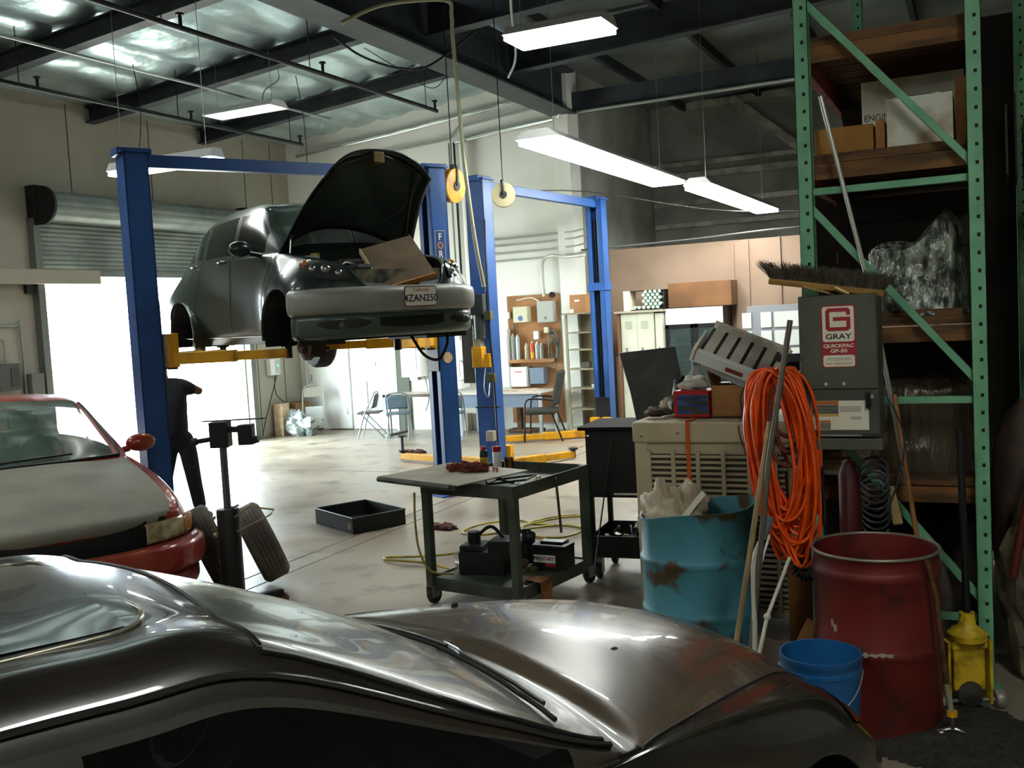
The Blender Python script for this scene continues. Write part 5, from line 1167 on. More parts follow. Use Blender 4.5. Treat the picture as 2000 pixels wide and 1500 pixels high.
kb = thing('cardboard_box', 'open cardboard box of scrap on the cooler beside the red carton', 'box', (-1.38, 6.22, ZT), -.03)
MB().bx(-.16, .17, -.13, .13, 0, .008).bx(-.16, .17, -.13, -.126, 0, .195).bx(-.16, .17, .126, .13, 0, .195).bx(-.16, -.156, -.13, .13, 0, .195).bx(.166, .17, -.13, .13, 0, .195).build('carton', kraft, kb)
MB().box((0, 0, 0), (.004, .25, .17), T=T(-.18, 0, .27) @ RY(-.2)).build('flap', kraft, kb)
m = MB().cyl((-.06, 0, .15), (.0, .0, .17), .06, n=18).bx(.0, .15, -.08, .1, .02, .23).bx(-.15, .0, .0, .1, .02, .2)
tag(m.build('scrap_parts', black_plastic, bevel=.006, loc=(-1.38, 6.22, ZT)), 'black plastic scrap filling the open cardboard box', 'scrap')
# slatted white grille unit tilted on top
wg = M('cream_grille', '#ece7d8', .45, col2='#d8d2c0', ns=5)
gT = fr((-1.36, 6.18, 1.66), (.92, .10, -.40), (-.02, .93, .42))
gr = thing('grille_unit', 'cream slatted grille unit tilted on top of the open cardboard box', 'grille', mat=gT)
MB().bx(-.26, .22, -.17, -.13, -.06, .03).build('front_bar', white_paint, gr, bevel=.01)
m = MB()
for i in range(6): m.box((0, 0, 0), (.062, .40, .008), T=T(-.20+.085*i, .08, .016) @ RY(.25))
m.bx(-.26, .24, .26, .285, -.02, .025).bx(-.26, .24, -.13, .27, -.03, -.022, mi=1); m.build('slats', [wg, slot_m], gr)
MB().bx(-.285, -.265, -.18, .1, -.05, .035).build('end_cap', wg, gr, bevel=.004)
MB().bx(-.06, .05, -.1735, -.17, -.035, -.008).build('maker_plate', M('plate_dull_red', '#8a3a35', .5), gr)
MB().bx(.20, .34, -.15, .25, -.16, -.0).build('motor_box', M('navy_box', '#171c2a', .5), gr, bevel=.01)
tag(MB().box((0, 0, 0), (.29, .03, .075), T=fr((-1.45, 6.09, 1.575), (.86, .0, -.45), (0, 1, 0))).build('panel_strip', M('pale_grey_panel', '#9a9c98', .5), bevel=.004), 'pale grey strip sloping out of the open cardboard box', 'panel')
tag(MB().tube(crom([(-1.33, 6.08, 1.50), (-1.36, 6.07, 1.42), (-1.35, 6.06, 1.34), (-1.34, 5.9, 1.25), (-1.30, 5.89, 1.1)], 5), .004, 6).build('cable', M('dark_red_wire', '#5b2a22', .6), smooth=60), 'thin dark red wire hanging down the cardboard box', 'wire')
# junk on the left end of the cooler
jb = M('junk_brown', '#5a4632', .7, col2='#2c241b', ns=12)
for i, (x, y, a, b, c, mm, nm, lb_, ct_) in enumerate((
        (-1.90, 6.12, .085, .05, .03, jb, 'metal_pan', 'flat rusty pan at the left end of the cooler top', 'pan'),
        (-1.87, 6.30, .06, .05, .055, M('cream_scrap', '#b3a78a', .7, col2='#7b6d55', ns=8), 'scrap_part', 'cream scrap part behind the rusty pan', 'scrap'),
        (-1.80, 6.22, .05, .05, .075, M('dark_scrap', '#3a352b', .6, col2='#6f614b', ns=9), 'scrap_part', 'dark scrap casting left of the red carton', 'scrap'),
        (-1.83, 6.42, .05, .05, .11, black_plastic, 'scrap_part', 'black upright scrap part in front of the dark panel', 'scrap'))):
    m = MB().sph((0, 0, c), (a, b, c), 16, 12, jit=.5, seed=i+20)
    for v in m.v: v.z = max(0, v.z)
    tag(m.build(nm, mm, smooth=45, loc=(x, y, ZT)), lb_, ct_)
tag(MB().beam((-1.93, 6.2, 1.30), (-1.74, 6.45, 1.42), .012, .02).build('wood_lath', M('raw_wood', '#a0743f')), 'thin lath sticking up from the scrap on the cooler', 'lath') if False else None
# ================================================================ black tool cart
bk = thing('tool_cart', 'black steel tool cart between the green cart and the beige cooler', 'cart', (-2.69, 6.84, 0), .08)
bkm = M('black_steel', '#131416', .55, .1, col2='#1d1e1f', ns=4)
m = MB().bx(0, .62, .0, .012, .62, 1.12).bx(0, .012, 0, .55, .62, 1.12).bx(.608, .62, 0, .55, .62, 1.12).bx(0, .62, .54, .55, .62, 1.12).bx(0, .62, 0, .55, .62, .635)
m.build('upper_cabinet', bkm, bk, bevel=.004)
MB().bx(-.05, .64, -.03, .58, 1.12, 1.145).build('top_edge', M('edge_black', '#111213', .8, spec=.15), bk, bevel=.006)
for x in (.02, .60):
    for y in (.02, .53): MB().bx(x-.018, x+.018, y-.018, y+.018, .1, .65).build('leg', bkm, bk)
MB().bx(0, .62, 0, .55, .17, .185).bx(0, .62, -.005, .005, .17, .33).bx(-.005, .005, 0, .55, .17, .33).bx(0, .62, .545, .555, .17, .33).build('lower_tray', bkm, bk)
for x in (.05, .58):
    for y in (.05, .5):
        c_ = MB().lathe([(0, -.018), (.052, -.018), (.058, -.01), (.058, .01), (.052, .018), (0, .018)], 22, T=T(x, y, .058) @ RY(pi/2)).build('caster', rubber, bk, smooth=40)
        MB().bx(x-.03, x-.024, y-.03, y+.03, .04, .13).bx(x+.024, x+.03, y-.03, y+.03, .04, .13).bx(x-.03, x+.03, y-.03, y+.03, .125, .175).build('caster_fork', zinc, c_)
MB().sph((.025, -.008, 1.08), .012, 8, 6).build('bolt', chrome, bk)
MB().bx(.2, .56, -.003, .0, .64, .655).build('white_edge', white_paint, bk)
tag(MB().tube([(-2.66, 6.79, .02), (-2.47, 6.80, 1.05)], .006, 6).build('thin_rod', M('rod_dark', '#3a2f2a', .5), smooth=60), 'thin dark rod leaning across the black tool cart', 'rod')
bT2 = fr((-2.10, 6.70, 1.15), V((.42, .19, 0)), V((0, -.12, 1)))
pn = thing('metal_sheet', 'big dusty black panel standing tilted behind the cooler', 'panel', mat=T(-2.19, 6.98, 1.147) @ RZ(.44) @ RX(-.12))
MB().prism([(-.13, .0), (.24, .10), (.18, .56), (-.235, .535), (-.17, .25)], -.008, .008, T=RX(pi/2)).build('panel_sheet', M('dusty_black_panel', '#22221f', .3, .1, col2='#3b3a33', ns=3, coat=.4), pn, bevel=.004)
jr = random.Random(21)
for i in range(6):
    x, y = .08+.09*i, .1+.3*jr.random(); a = .05+.04*jr.random()
    m = MB().sph((0, 0, a*.7), (a, a*.8, a*.75), 12, 9, jit=.8, seed=30+i)
    for v in m.v: v.z = max(0, v.z)
    o = m.build('scrap_part', [black_plastic, toolm, M('grey_scrap', '#55534a', .6, col2='#201f1c', ns=10)][i % 3], smooth=40); o.location = (T(-2.69, 6.84, .187) @ RZ(.08)) @ V((x, y, 0)); tag(o, 'greasy scrap part heaped in the lower tray of the black tool cart', 'scrap', 'scrap in the lower tray of the black cart')
P = [(T(-2.69, 6.84, .30) @ RZ(.08)) @ V((.15+.4*i/30, .12+.05*sin(i*.9), .02+.06*abs(sin(i*.5)))) for i in range(31)]
tag(MB().tube(P, .006, 6).build('wire_loom', black_plastic, smooth=60), 'tangled black wire loom in the lower tray of the black tool cart', 'wire')
o = MB().sph((0, 0, .05), (.08, .06, .06), 16, 12, jit=.8, seed=14).build('plastic_bag', clear, smooth=60); o.location = (-2.30, 7.0, .36); tag(o, 'clear plastic bag on the scrap in the black cart tray', 'plastic bag')
# ================================================================ on the open floor
tr_ = thing('drain_tray', 'shallow black square oil tray on the open floor', 'tray', (-5.69, 8.23, 0), math.atan2(-.466, .885))
m = MB(); a, b = .40, .29
m.bx(-a, a, -b, b, 0, .008).bx(-a, a, -b, -b+.01, 0, .15).bx(-a, a, b-.01, b, 0, .15).bx(-a, -a+.01, -b, b, 0, .15).bx(a-.01, a, -b, b, 0, .15)
m.build('tray_body', bkm, tr_)
MB().tube([(-a, -b, .15), (a, -b, .15), (a, b, .15), (-a, b, .15)], .01, 6, closed=True).build('tray_rim', M('rim_slate', '#2d3840', .4, .2), tr_)
MB().bx(a-.09, a-.05, -b-.0015, -b, .04, .10).build('tape_mark', M('tape_buff', '#8d8259', .7), tr_)
for nm, (x, y), s_, lb_ in (('shop_rag', (-4.75, 8.2), .15, 'dark red rag on the floor behind the work cart'), ('shop_rag', (-7.85, 12.9), .17, 'dark red rag lying alone on the bright floor')):
    m = MB()
    for i in range(4): m.sph(((i-1.5)*s_*.5, .03*(-1)**i, .012), (s_*.5, s_*.4, .03), 14, 9, jit=.9, seed=i+40)
    for v in m.v: v.z = max(0.001, v.z)
    tag(m.build(nm, M('floor_rag', '#54261f', .95, col2='#3a1a17', ns=10), smooth=50, loc=(x, y, 0)), lb_, 'rag')
hp_ = [(-2.3, 7.9), (-2.9, 8.09), (-3.4, 8.40), (-3.9, 8.52), (-4.1, 8.6), (-4.35, 8.4), (-4.45, 8.08), (-4.2, 7.95), (-3.9, 8.2), (-3.62, 8.52), (-3.35, 8.35), (-3.4, 8.0), (-3.7, 8.05), (-3.95, 8.35), (-3.75, 8.75), (-3.55, 8.95), (-3.75, 8.9), (-3.95, 8.5), (-3.95, 7.9), (-4.0, 7.4), (-4.25, 7.12), (-4.6, 7.05), (-4.55, 6.95), (-4.15, 6.9), (-3.75, 6.75)]
tag(MB().tube(crom([(x, y, .011+.006*(i % 3)) for i, (x, y) in enumerate(hp_)], 8), .0105, 8).build('air_hose', M('yellow_hose', '#b5a33c', .5, col2='#8d7d33', ns=5), smooth=60), 'loosely looped yellow air hose on the floor behind the work cart', 'hose')
# ================================================================ along the white wall
fx = lambda mb, name, label, cat, mat, **k: tag(mb.build(name, mat, **k), label, cat)
ply = M('plywood', '#a87a4f', .8, col2='#8c623c', ns=2.2, stretch=(1, 1, .3))
pbd = thing('plywood_board', 'big plywood sheet on the white wall carrying electrical boxes', 'board', (-7.0, 15.68, 0))
MB().bx(-.48, .50, -.02, .0, .12, 1.18).bx(-.48, .50, -.02, 0, 1.62, 2.32).bx(-.42, .5, -.02, 0, 1.18, 1.62).build('sheet', ply, pbd)
def ebox(label, x0, x1, z0, z1, mat, d=.14, y=15.655, door=True, cat='electrical box'):
    t = thing('electrical_box', label, cat, ((x0+x1)/2, y, z0)); a, h = (x1-x0)/2, z1-z0
    MB().bx(-a, a, -d, 0, 0, h).build('housing', mat, t, bevel=.006)
    if door: MB().bx(-a+.012, a-.012, -d-.008, -d, .012, h-.012).build('door_panel', mat, t, bevel=.003)
    return t, a, h, d
cream = M('cream_enamel', '#c9c6aa', .5); grey_e = M('grey_enamel', '#a9aea6', .45); wht = M('white_enamel', '#e6e8e2', .4); blue_e = M('slate_enamel', '#6d7c8c', .45)
t, a, h, d = ebox('cream electrical box with a blue round sticker on the plywood', -7.31, -7.03, 1.86, 2.13, cream)
MB().lathe([(0, .001), (.045, .001), (.045, 0)], 20, T=T(-.0, -d-.009, .07) @ RX(pi/2)).build('sticker', M('sticker_blue', '#4a69a5', .5), t)
t, a, h, d = ebox('grey electrical box with a bright latch right of the cream one', -6.86, -6.55, 1.84, 2.20, grey_e)
MB().lathe([(0, .012), (.022, .01), (.022, 0)], 16, T=T(0, -d-.008, .08) @ RX(pi/2)).build('latch', chrome, t)
t, a, h, d = ebox('white dispenser with a red stripe low on the plywood', -7.41, -7.10, .76, 1.10, wht, d=.16)
MB().bx(-.07, .07, -d-.0105, -d-.008, .25, .265).build('stripe', s_red, t)
ebox('slate blue box beside the white dispenser', -7.06, -6.78, .80, 1.08, blue_e)
ebox('tall white narrow cabinet at the left edge of the plywood', -7.56, -7.44, .75, 1.75, wht)
ebox('small white junction box at the top left of the plywood', -7.5, -7.42, 1.93, 2.05, wht, d=.06, door=False)
ebox('small cream switch box under the grey electrical box', -6.78, -6.70, 1.66, 1.76, cream, d=.07, door=False)
ebox('white outlet box above the tubes on the plywood', -6.98, -6.89, 1.56, 1.70, wht, d=.07, door=False)
sh = thing('wall_shelf', 'small plywood shelf on the board holding a row of tubes', 'shelf', (-7.0, 15.66, 1.20)); MB().bx(-.42, .42, -.15, 0, 0, .02).bx(-.42, .42, -.16, -.15, -.03, .03).build('shelf_board', ply, sh)
for x, hh, c_, lb_ in ((-7.37, .42, '#8b8f8c', 'tall grey tube at the left of the plywood shelf'), (-7.28, .40, '#b4c1c0', 'tall pale tube beside the grey one on the plywood shelf'), (-7.12, .25, '#a59f86', 'beige tube left of the orange tube'), (-7.01, .28, '#c2502a', 'orange and yellow tube on the plywood shelf'), (-6.92, .27, '#a9b0ad', 'silver tube right of the orange tube'), (-6.84, .24, '#85897f', 'grey tube at the right end of the plywood shelf')):
    t = thing('tube', lb_, 'tube', (x, 15.58, 1.22)); MB().lathe([(0, 0), (.034, 0), (.034, hh-.02), (.028, hh), (0, hh)], 16).build('tube_body', M('tube'+c_, c_, .4), t, smooth=45)
    if c_ == '#c2502a': MB().lathe([(.0345, .02), (.0345, .13)], 16).build('tube_band', yellow_paint, t)
    MB().cyl((0, 0, hh), (0, 0, hh+.03), .012, n=10).build('cap', white_paint, t)
m = MB()
for k in range(7):
    G0 = [(.10*sin(a)*(1-.04*k), -.02-.012*k, .24*cos(a)-.02*k*cos(k)) for a in [2*pi*i/22 for i in range(22)]]; m.tube(G0, .011, 6, closed=True)
fx(m, 'hose_coil', 'coil of grey hoses hung at the right edge of the plywood', 'hose', M('grey_hose', '#77776d', .6, col2='#4b4b45', ns=8), smooth=60, loc=(-6.62, 15.64, 1.42))
fx(MB().lathe([(.02, 0), (.05, 0), (.05, .03), (.02, .03)], 18, T=RX(pi/2)), 'wall_bell', 'dark round gong above the grey electrical box', 'bell', black_plastic, loc=(-6.62, 15.66, 2.30))
fx(MB().tube(crom([(-7.28, 15.63, 2.24), (-7.0, 15.63, 2.27), (-6.86, 15.63, 2.2)], 5), .010, 6), 'cable', 'pale cable looping between the two upper electrical boxes', 'cable', white_paint, smooth=60)
fx(MB().tube(crom([(-7.38, 15.63, 2.1), (-7.34, 15.63, 1.75), (-7.36, 15.63, 1.5)], 5), .008, 6), 'cable', 'dark cable down the left side of the plywood', 'cable', cable_m, smooth=60)
# desk
dk_ = thing('desk', 'grey steel desk with papers against the white wall', 'desk', (-7.3, 15.1, 0))
MB().bx(-.78, .78, -.36, .36, .70, .73).build('desk_top', M('desk_top', '#c2bcae', .5), dk_, bevel=.004)
MB().bx(-.70, .70, -.33, -.32, .48, .70).build('apron', blue_e, dk_)
for x in (-.74, .74):
    for y in (-.32, .32): MB().bx(x-.025, x+.025, y-.025, y+.025, 0, .70).build('leg', M('desk_leg', '#aeb5b6', .4), dk_)
fx(MB().bx(-.32, .3, -.2, .2, 0, .012).box((.1, .05, .02), (.3, .22, .012), T=RZ(.2)), 'papers', 'loose brown and white papers on the desk', 'papers', M('paper_brown', '#a58d72', .8, col2='#cfc6b6', ns=6), loc=(-7.0, 15.05, .73))
fx(MB().bx(-.3, .3, 0, .25, 0, .06).box((-.1, .1, .3), (.1, .1, .5)), 'floor_clutter', 'brown sacks and wood under the desk', 'clutter', M('clutter_brown', '#6f5138', .9, col2='#3d2b1d', ns=7), loc=(-7.1, 15.25, 0), bevel=.02)
# office chair
oc_ = thing('office_chair', 'black padded armchair facing the desk beside the metal shelves', 'chair', (-6.36, 14.40, 0), .25)
charc = M('charcoal_cloth', '#33352f', .85); blk_t = M('black_tube', '#16171a', .4, .3)
MB().bx(-.24, .24, -.24, .24, .42, .50).build('seat', charc, oc_, bevel=.03)
MB().box((0, 0, 0), (.09, .46, .56), T=T(.27, 0, .82) @ RY(.22)).build('backrest', charc, oc_, bevel=.035)
for s_ in (-1, 1):
    MB().tube(crom([(-.26, s_*.27, 0), (-.24, s_*.27, .42), (-.2, s_*.27, .65), (.0, s_*.27, .67), (.22, s_*.27, .64)], 4), .014, 8).build('arm_frame', blk_t, oc_, smooth=60)
    MB().tube([(.18, s_*.26, .46), (.34, s_*.27, 0)], .014, 8).build('leg', blk_t, oc_, smooth=60)
# metal shelving right of the pilaster
ms = thing('metal_shelving', 'tall beige metal shelf unit with mostly empty shelves', 'shelf unit', (-5.93, 15.45, 0))
bsh = M('shelf_beige', '#9c9577', .6, col2='#8a8467', ns=3)
for x in (-.30, .30):
    for y in (-.2, .2): MB().bx(x-.018, x+.018, y-.018, y+.018, 0, 1.95).build('upright', bsh, ms)
MB().bx(-.30, .30, .2, .212, 0, 1.95).build('back_panel', bsh, ms)
for z in (.08, .40, .74, 1.06, 1.38, 1.66): MB().bx(-.30, .30, -.21, .2, z-.025, z).build('shelf', bsh, ms)
MB().bx(-.36, .36, -.26, .2, 1.95, 1.975).build('top_shelf', bsh, ms)
kb2 = carton('cardboard_box', 'tan cardboard box on top of the beige metal shelf unit', -6.17, -5.90, 15.3, 15.6, 1.976, 2.27, M('tan_carton', '#ad7d55', .8))
MB().bx(-.05, .04, -.152, -.15, .18, .21).bx(-.13, -.07, -.152, -.15, .0, .06).build('label', white_paint, kb2)
fx(MB().bx(-.07, .07, -.05, .05, 0, .1), 'paint_tin', 'small dark parts tray on a middle shelf of the beige unit', 'tray', M('tray_dark', '#565449', .6), loc=(-5.95, 15.38, 1.06), bevel=.01)
fx(MB().bx(-.06, .06, -.04, .04, 0, .05), 'parts_box', 'pale small box on a low shelf of the beige unit', 'box', wht, loc=(-5.80, 15.36, .74))
# lockers
lk_m = M('locker_cream', '#c3c6b2', .5, col2='#b2b5a2', ns=2)
lk = thing('lockers', 'cream metal double locker left of the glass-door fridge', 'lockers', (-5.0, 15.72, 0))
MB().bx(-.36, .20, -.25, .2, 0, 1.92).build('cabinet', lk_m, lk)
for x0 in (-.345, -.075):
    d_ = MB().bx(x0, x0+.26, -.262, -.25, .06, 1.90).build('locker_door', lk_m, lk, bevel=.003)
    v_ = MB()
    for i in range(6): v_.bx(x0+.06, x0+.18, -.264, -.262, 1.66+.022*i, 1.67+.022*i)
    v_.build('vent_slots', M('vent_shadow', '#85866f', .7), d_)
    MB().bx(x0+.06, x0+.09, -.28, -.262, 1.25, 1.36).build('latch', zinc, d_)
lk1 = thing('locker', 'single narrow cream locker next to the fridge', 'locker', (-4.72, 15.72, 0)); MB().bx(-.06, .06, -.25, .2, 0, 1.90).build('cabinet', lk_m, lk1); MB().bx(-.02, .01, -.27, -.25, 1.25, 1.36).build('latch', zinc, lk1)
wp = M('brown_plank', '#6d4a30', .8)
fx(MB().bx(-5.42, -5.37, 15.45, 15.9, 0, 1.92), 'wood_plank', 'brown plank edge at the left side of the lockers', 'plank', wp)
fx(MB().bx(-5.45, -4.62, 15.42, 15.95, 1.925, 1.955), 'shelf_board', 'board lying across the tops of the lockers', 'board', M('grey_board', '#a09a88', .7))
# box of tubes on top
tb = thing('lamp_carton', 'open carton of fluorescent tubes lying on the lockers', 'box', (-4.95, 15.6, 1.957))
MB().bx(-.37, .30, -.02, .3, 0, .01).bx(-.37, .30, -.02, .3, .31, .32).bx(.29, .30, -.02, .3, 0, .32).build('carton', black_void, tb)
MB().bx(-.37, -.27, -.06, .28, 0, .32).build('carton_side', M('pale_carton', '#d9cfb5', .8), tb)
gt = M('tube_end', '#b9d2c2', .25, .1, coat=.5)
k = 0
for r in range(6):
    for c_ in range(6):
        if c_ < 2 and r > 0: continue
        x = -.20+.078*c_+(.039 if r % 2 else 0); z = .045+.05*r
        if x > .27: continue
        o = MB().lathe([(0, -.03), (.024, -.03), (.027, -.02), (.027, .25), (0, .25)], 14, T=RX(-pi/2)).build('lamp_tube', gt, smooth=45, loc=(-4.95+x, 15.60, 1.957+z)); tag(o, 'end of a fluorescent tube in the carton on the lockers', 'fluorescent tube', 'fluorescent tubes in the carton on the lockers')
fx(MB().lathe([(0, 0), (.13, .0), (.16, .035), (.165, .04), (.155, .04), (0, .01)], 24, T=Mx.Diagonal((1, .5, 1, 1))), 'bowl', 'small grey dish below the carton of tubes', 'dish', M('dish_grey', '#6f6a5c', .5), smooth=50, loc=(-4.86, 15.36, 1.90)) if False else None
fx(MB().bx(-4.62, -3.6, 15.72, 16.16, 1.97, 2.36), 'long_carton', 'long brown carton behind the fridge top', 'box', M('brown_long_carton', '#74502f', .85, col2='#5f4027', ns=2))
# fridge
fg = thing('display_fridge', 'black two-door glass display fridge with a white lit header', 'fridge', (-4.18, 15.6, 0))
MB().bx(-.47, .47, .01, .58, 0, 1.965).build('cabinet', M('fridge_black', '#17181a', .45), fg)
MB().bx(-.465, .465, -.02, .012, 1.70, 1.955).build('header_panel', M('fridge_white', '#dfe3df', .35), fg, bevel=.004)
gz = M('fridge_glass', '#3c4a48', .06, 0, coat=.4, alpha=.5)
for x0 in (-.465, .01):
    d_ = MB().bx(x0, x0+.05, -.02, .01, .12, 1.69).bx(x0+.405, x0+.455, -.02, .01, .12, 1.69).bx(x0, x0+.455, -.02, .01, 1.64, 1.69).bx(x0, x0+.455, -.02, .01, .12, .17).build('glass_door', M('frame_black', '#111214', .4), fg)
    MB().bx(x0+.05, x0+.405, -.012, -.008, .17, 1.64).build('pane', gz, d_)
    MB().bx(x0+(.40 if x0 < 0 else .02), x0+(.425 if x0 < 0 else .045), -.05, -.02, .8, 1.2).build('door_handle', chrome, d_)
for z in (.5, .85, 1.12, 1.38): MB().bx(-.44, .44, .001, .009, z, z+.012).build('shelf', M('fridge_shelf', '#9aa79f', .5), fg)
rf_ = random.Random(17)
MB().bx(-.44, .44, .0095, .0105, .17, 1.64).build('liner', M('fridge_liner', '#2b3331', .6, col2='#6b7670', ns=7, lo=.55, hi=.7), fg)
fx(MB().box((0, 0, 0), (.5, .02, .26), T=RZ(0)), 'poster_rack', 'pale wall sheet left of the grey machine', 'sheet', M('sheet_white', '#cfd0c8', .6), loc=(-3.0, 15.9, 1.75)) if False else None
# grey machine with white panels
gm_ = thing('vending_machine', 'grey cabinet with pale white panels behind the hanging cord', 'cabinet', (-2.93, 15.3, 0))
MB().bx(-.35, .55, 0, .5, 0, 1.93).build('cabinet', M('machine_grey', '#77797e', .5), gm_)
for z in (1.05, 1.32, 1.60):
    for x0, x1 in ((-.42, -.28), (-.14, .02), (.06, .5)): MB().bx(x0, x1, -.02, .0, z, z+.23).build('white_panel', M('panel_white', '#b4b8b3', .5), gm_)
fx(MB().bx(-5.62, -5.57, 15.9, 16.1, 0, 1.2), 'wood_plank', 'pale plank leaning behind the dark panel', 'plank', M('pale_plank', '#b3aa92', .7))
# double doors
dd = bpy.data.objects.new('door_2', None); COL.objects.link(dd); struct(dd); dd.location = (-10.83, YB, 0)
dwm = M('door_white', '#e6eae6', .45)
for x0, x1 in ((-.95, -.03), (.03, .95)):
    l_ = MB().bx(x0, x1, -.045, 0, .02, 2.1).build('door_leaf', dwm, dd, bevel=.004)
    if x0 < 0:
        for z in (.35, 1.0, 1.75):
            for hx0 in (x0+.06, x1-.08): MB().bx(hx0-.012, hx0+.012, -.055, -.045, z-.06, z+.06).build('hinge', M('hinge_grey', '#a5aca8', .4, .4), l_)
    else:
        MB().bx(.38, .90, -.055, -.045, .25, .92).build('louvre_frame', dwm, l_)
        for hx0 in (.55, .66): MB().bx(hx0, hx0+.06, -.0575, -.055, .32, .66).build('vent_grille', M('vent_grey', '#a3adb0', .6), l_)
        MB().bx(.52, .58, -.06, -.045, 1.2, 1.28).build('lock', zinc, l_)
        MB().bx(.36, .38, -.06, -.045, .25, .92).build('edge_strip', M('edge_dark', '#6c7474', .6), l_)
MB().bx(-1.02, -.96, -.05, .0, 0, 2.16).bx(.96, 1.02, -.05, 0, 0, 2.16).bx(-1.02, 1.02, -.05, 0, 2.1, 2.16).build('door_frame', dwm, dd)
struct(MB().bx(-9.82, -9.55, YB-.04, YB, 0, 2.6).build('trim_90', M('green_grey_post', '#555b4e', .7)))
# water heater and pipes
wh = thing('water_heater', 'white wall-hung water heater beside the dark post', 'water heater', (-9.33, 15.66, .98))
MB().bx(-.22, .19, -.25, 0, 0, .75).build('housing', wht, wh, bevel=.008); MB().bx(.10, .115, -.252, -.25, .12, .7).build('door_gap', M('gap_grey', '#6d7672', .6), wh); MB().bx(-.08, .08, -.2, -.06, -.06, 0).build('valve_block', zinc, wh)
fx(MB().tube(crom([(-9.18, 15.6, .99), (-9.12, 15.6, .6), (-9.2, 15.6, .35)], 5), .012, 8), 'water_pipe', 'thin pipe hanging below the water heater', 'pipe', zinc, smooth=60)
for x, z0, z1, r_, lb_ in ((-8.98, .3, 2.2, .05, 'grey duct right of the water heater'), (-8.82, .2, 2.3, .075, 'white round duct right of the grey one')): fx(MB().cyl((x, 15.7-r_, z0), (x, 15.7-r_, z1), r_, n=18), 'down_pipe', lb_, 'pipe', white_paint if r_ > .06 else M('duct_grey', '#9c9b92', .5), smooth=60)
sk_ = thing('utility_sink', 'small white wall sink with a gooseneck tap', 'sink', (-8.48, 15.45, .95)); MB().bx(-.25, .25, -.2, .2, -.04, .0).bx(-.22, .22, -.17, .17, -.2, -.04).build('basin', wht, sk_, bevel=.02)
MB().tube(crom([(.05, .1, 0), (.05, .1, .22), (.12, .04, .3), (.2, -.02, .24)], 5), .012, 8).build('tap', chrome, sk_, smooth=60)
fx(MB().bx(-8.9, -8.3, 15.5, 15.66, .0, .30), 'wood_crate', 'pale wood box on the floor below the wall sink', 'crate', M('pale_crate', '#b9b4a2', .7))
# folding chairs and table
fch_m = M('chair_steel', '#8d979a', .4, .5); pad_m = M('chair_pad', '#5f7380', .6, col2='#52646f', ns=4)
def folding(label, loc_, rz, pad=pad_m, group=None):
    t = thing('folding_chair', label, 'chair', loc_, rz, group)
    fr_ = crom([(-.20, .22, 0), (-.195, .10, .38), (-.19, -.06, .70), (-.12, -.10, .785), (.12, -.10, .785), (.19, -.06, .70), (.195, .10, .38), (.20, .22, 0)], 5)
    fr_ = [V((p.x, -p.y+.0, p.z)) for p in fr_]
    MB().tube(fr_, .0125, 8).build('frame', fch_m, t, smooth=60)
    for s_ in (-1, 1): MB().tube([(s_*.18, .24, .0), (s_*.18, -.16, .44)], .011, 8).build('leg', fch_m, t, smooth=60)
    MB().tube([(-.18, .20, .05), (.18, .20, .05)], .008, 6).build('crossbar', fch_m, t)
    MB().bx(-.19, .19, -.22, .17, .425, .455).build('seat', pad, t, bevel=.012)
    G = [[(-.175+.35*i/8, .055+.05*((j)/6)+.012*(1-((i-4)/4)**2), .52+.24*j/6-.05*((i-4)/4)**4*(j/6)) for j in range(7)] for i in range(9)]
    MB().grid(G).build('backrest', pad, t, solid=.018, smooth=60)
    return t
folding('blue-grey padded folding chair with its back to the camera, before the second lift post', (-9.05, 14.42, 0), pi+.42)
folding('folding chair at the table in front of the double doors, turned sideways', (-9.72, 14.62, 0), -1.2, M('chair_dark', '#4b4a4a', .6))
folding('blue-grey folding chair seen between the two blue lift posts', (-8.0, 14.42, 0), pi+.35)
ft = thing('folding_table', 'folding table with a pale top beside the double doors', 'table', (-8.95, 15.05, 0), 0)
MB().bx(-.60, .60, -.30, .30, .70, .725).build('table_top', M('table_top', '#c9bfae', .45, col2='#b4a996', ns=4), ft, bevel=.006)
MB().bx(-.60, .60, -.305, -.30, .68, .73).build('edge_band', M('edge_brown', '#4a3c34', .5), ft)
for x in (-.50, .50):
    for y in (-.24, .24): MB().tube([(x, y, 0), (x, y, .70)], .014, 8).build('leg', M('table_leg', '#62605a', .5, .3), ft, smooth=60)
    MB().tube([(x, -.30, .02), (x, .30, .02)], .02, 8).build('foot_bar', M('table_leg', '#62605a'), ft)
bt_ = thing('bottle', 'small brown bottle with a red label on the folding table', 'bottle', (-8.62, 15.0, .726)); MB().lathe([(0, 0), (.03, 0), (.03, .13), (.012, .18), (.012, .22), (0, .22)], 16).build('bottle_body', M('brown_glass', '#3b1c17', .2), bt_, smooth=50); MB().lathe([(.0305, .03), (.0305, .11)], 16).build('label', s_red, bt_)
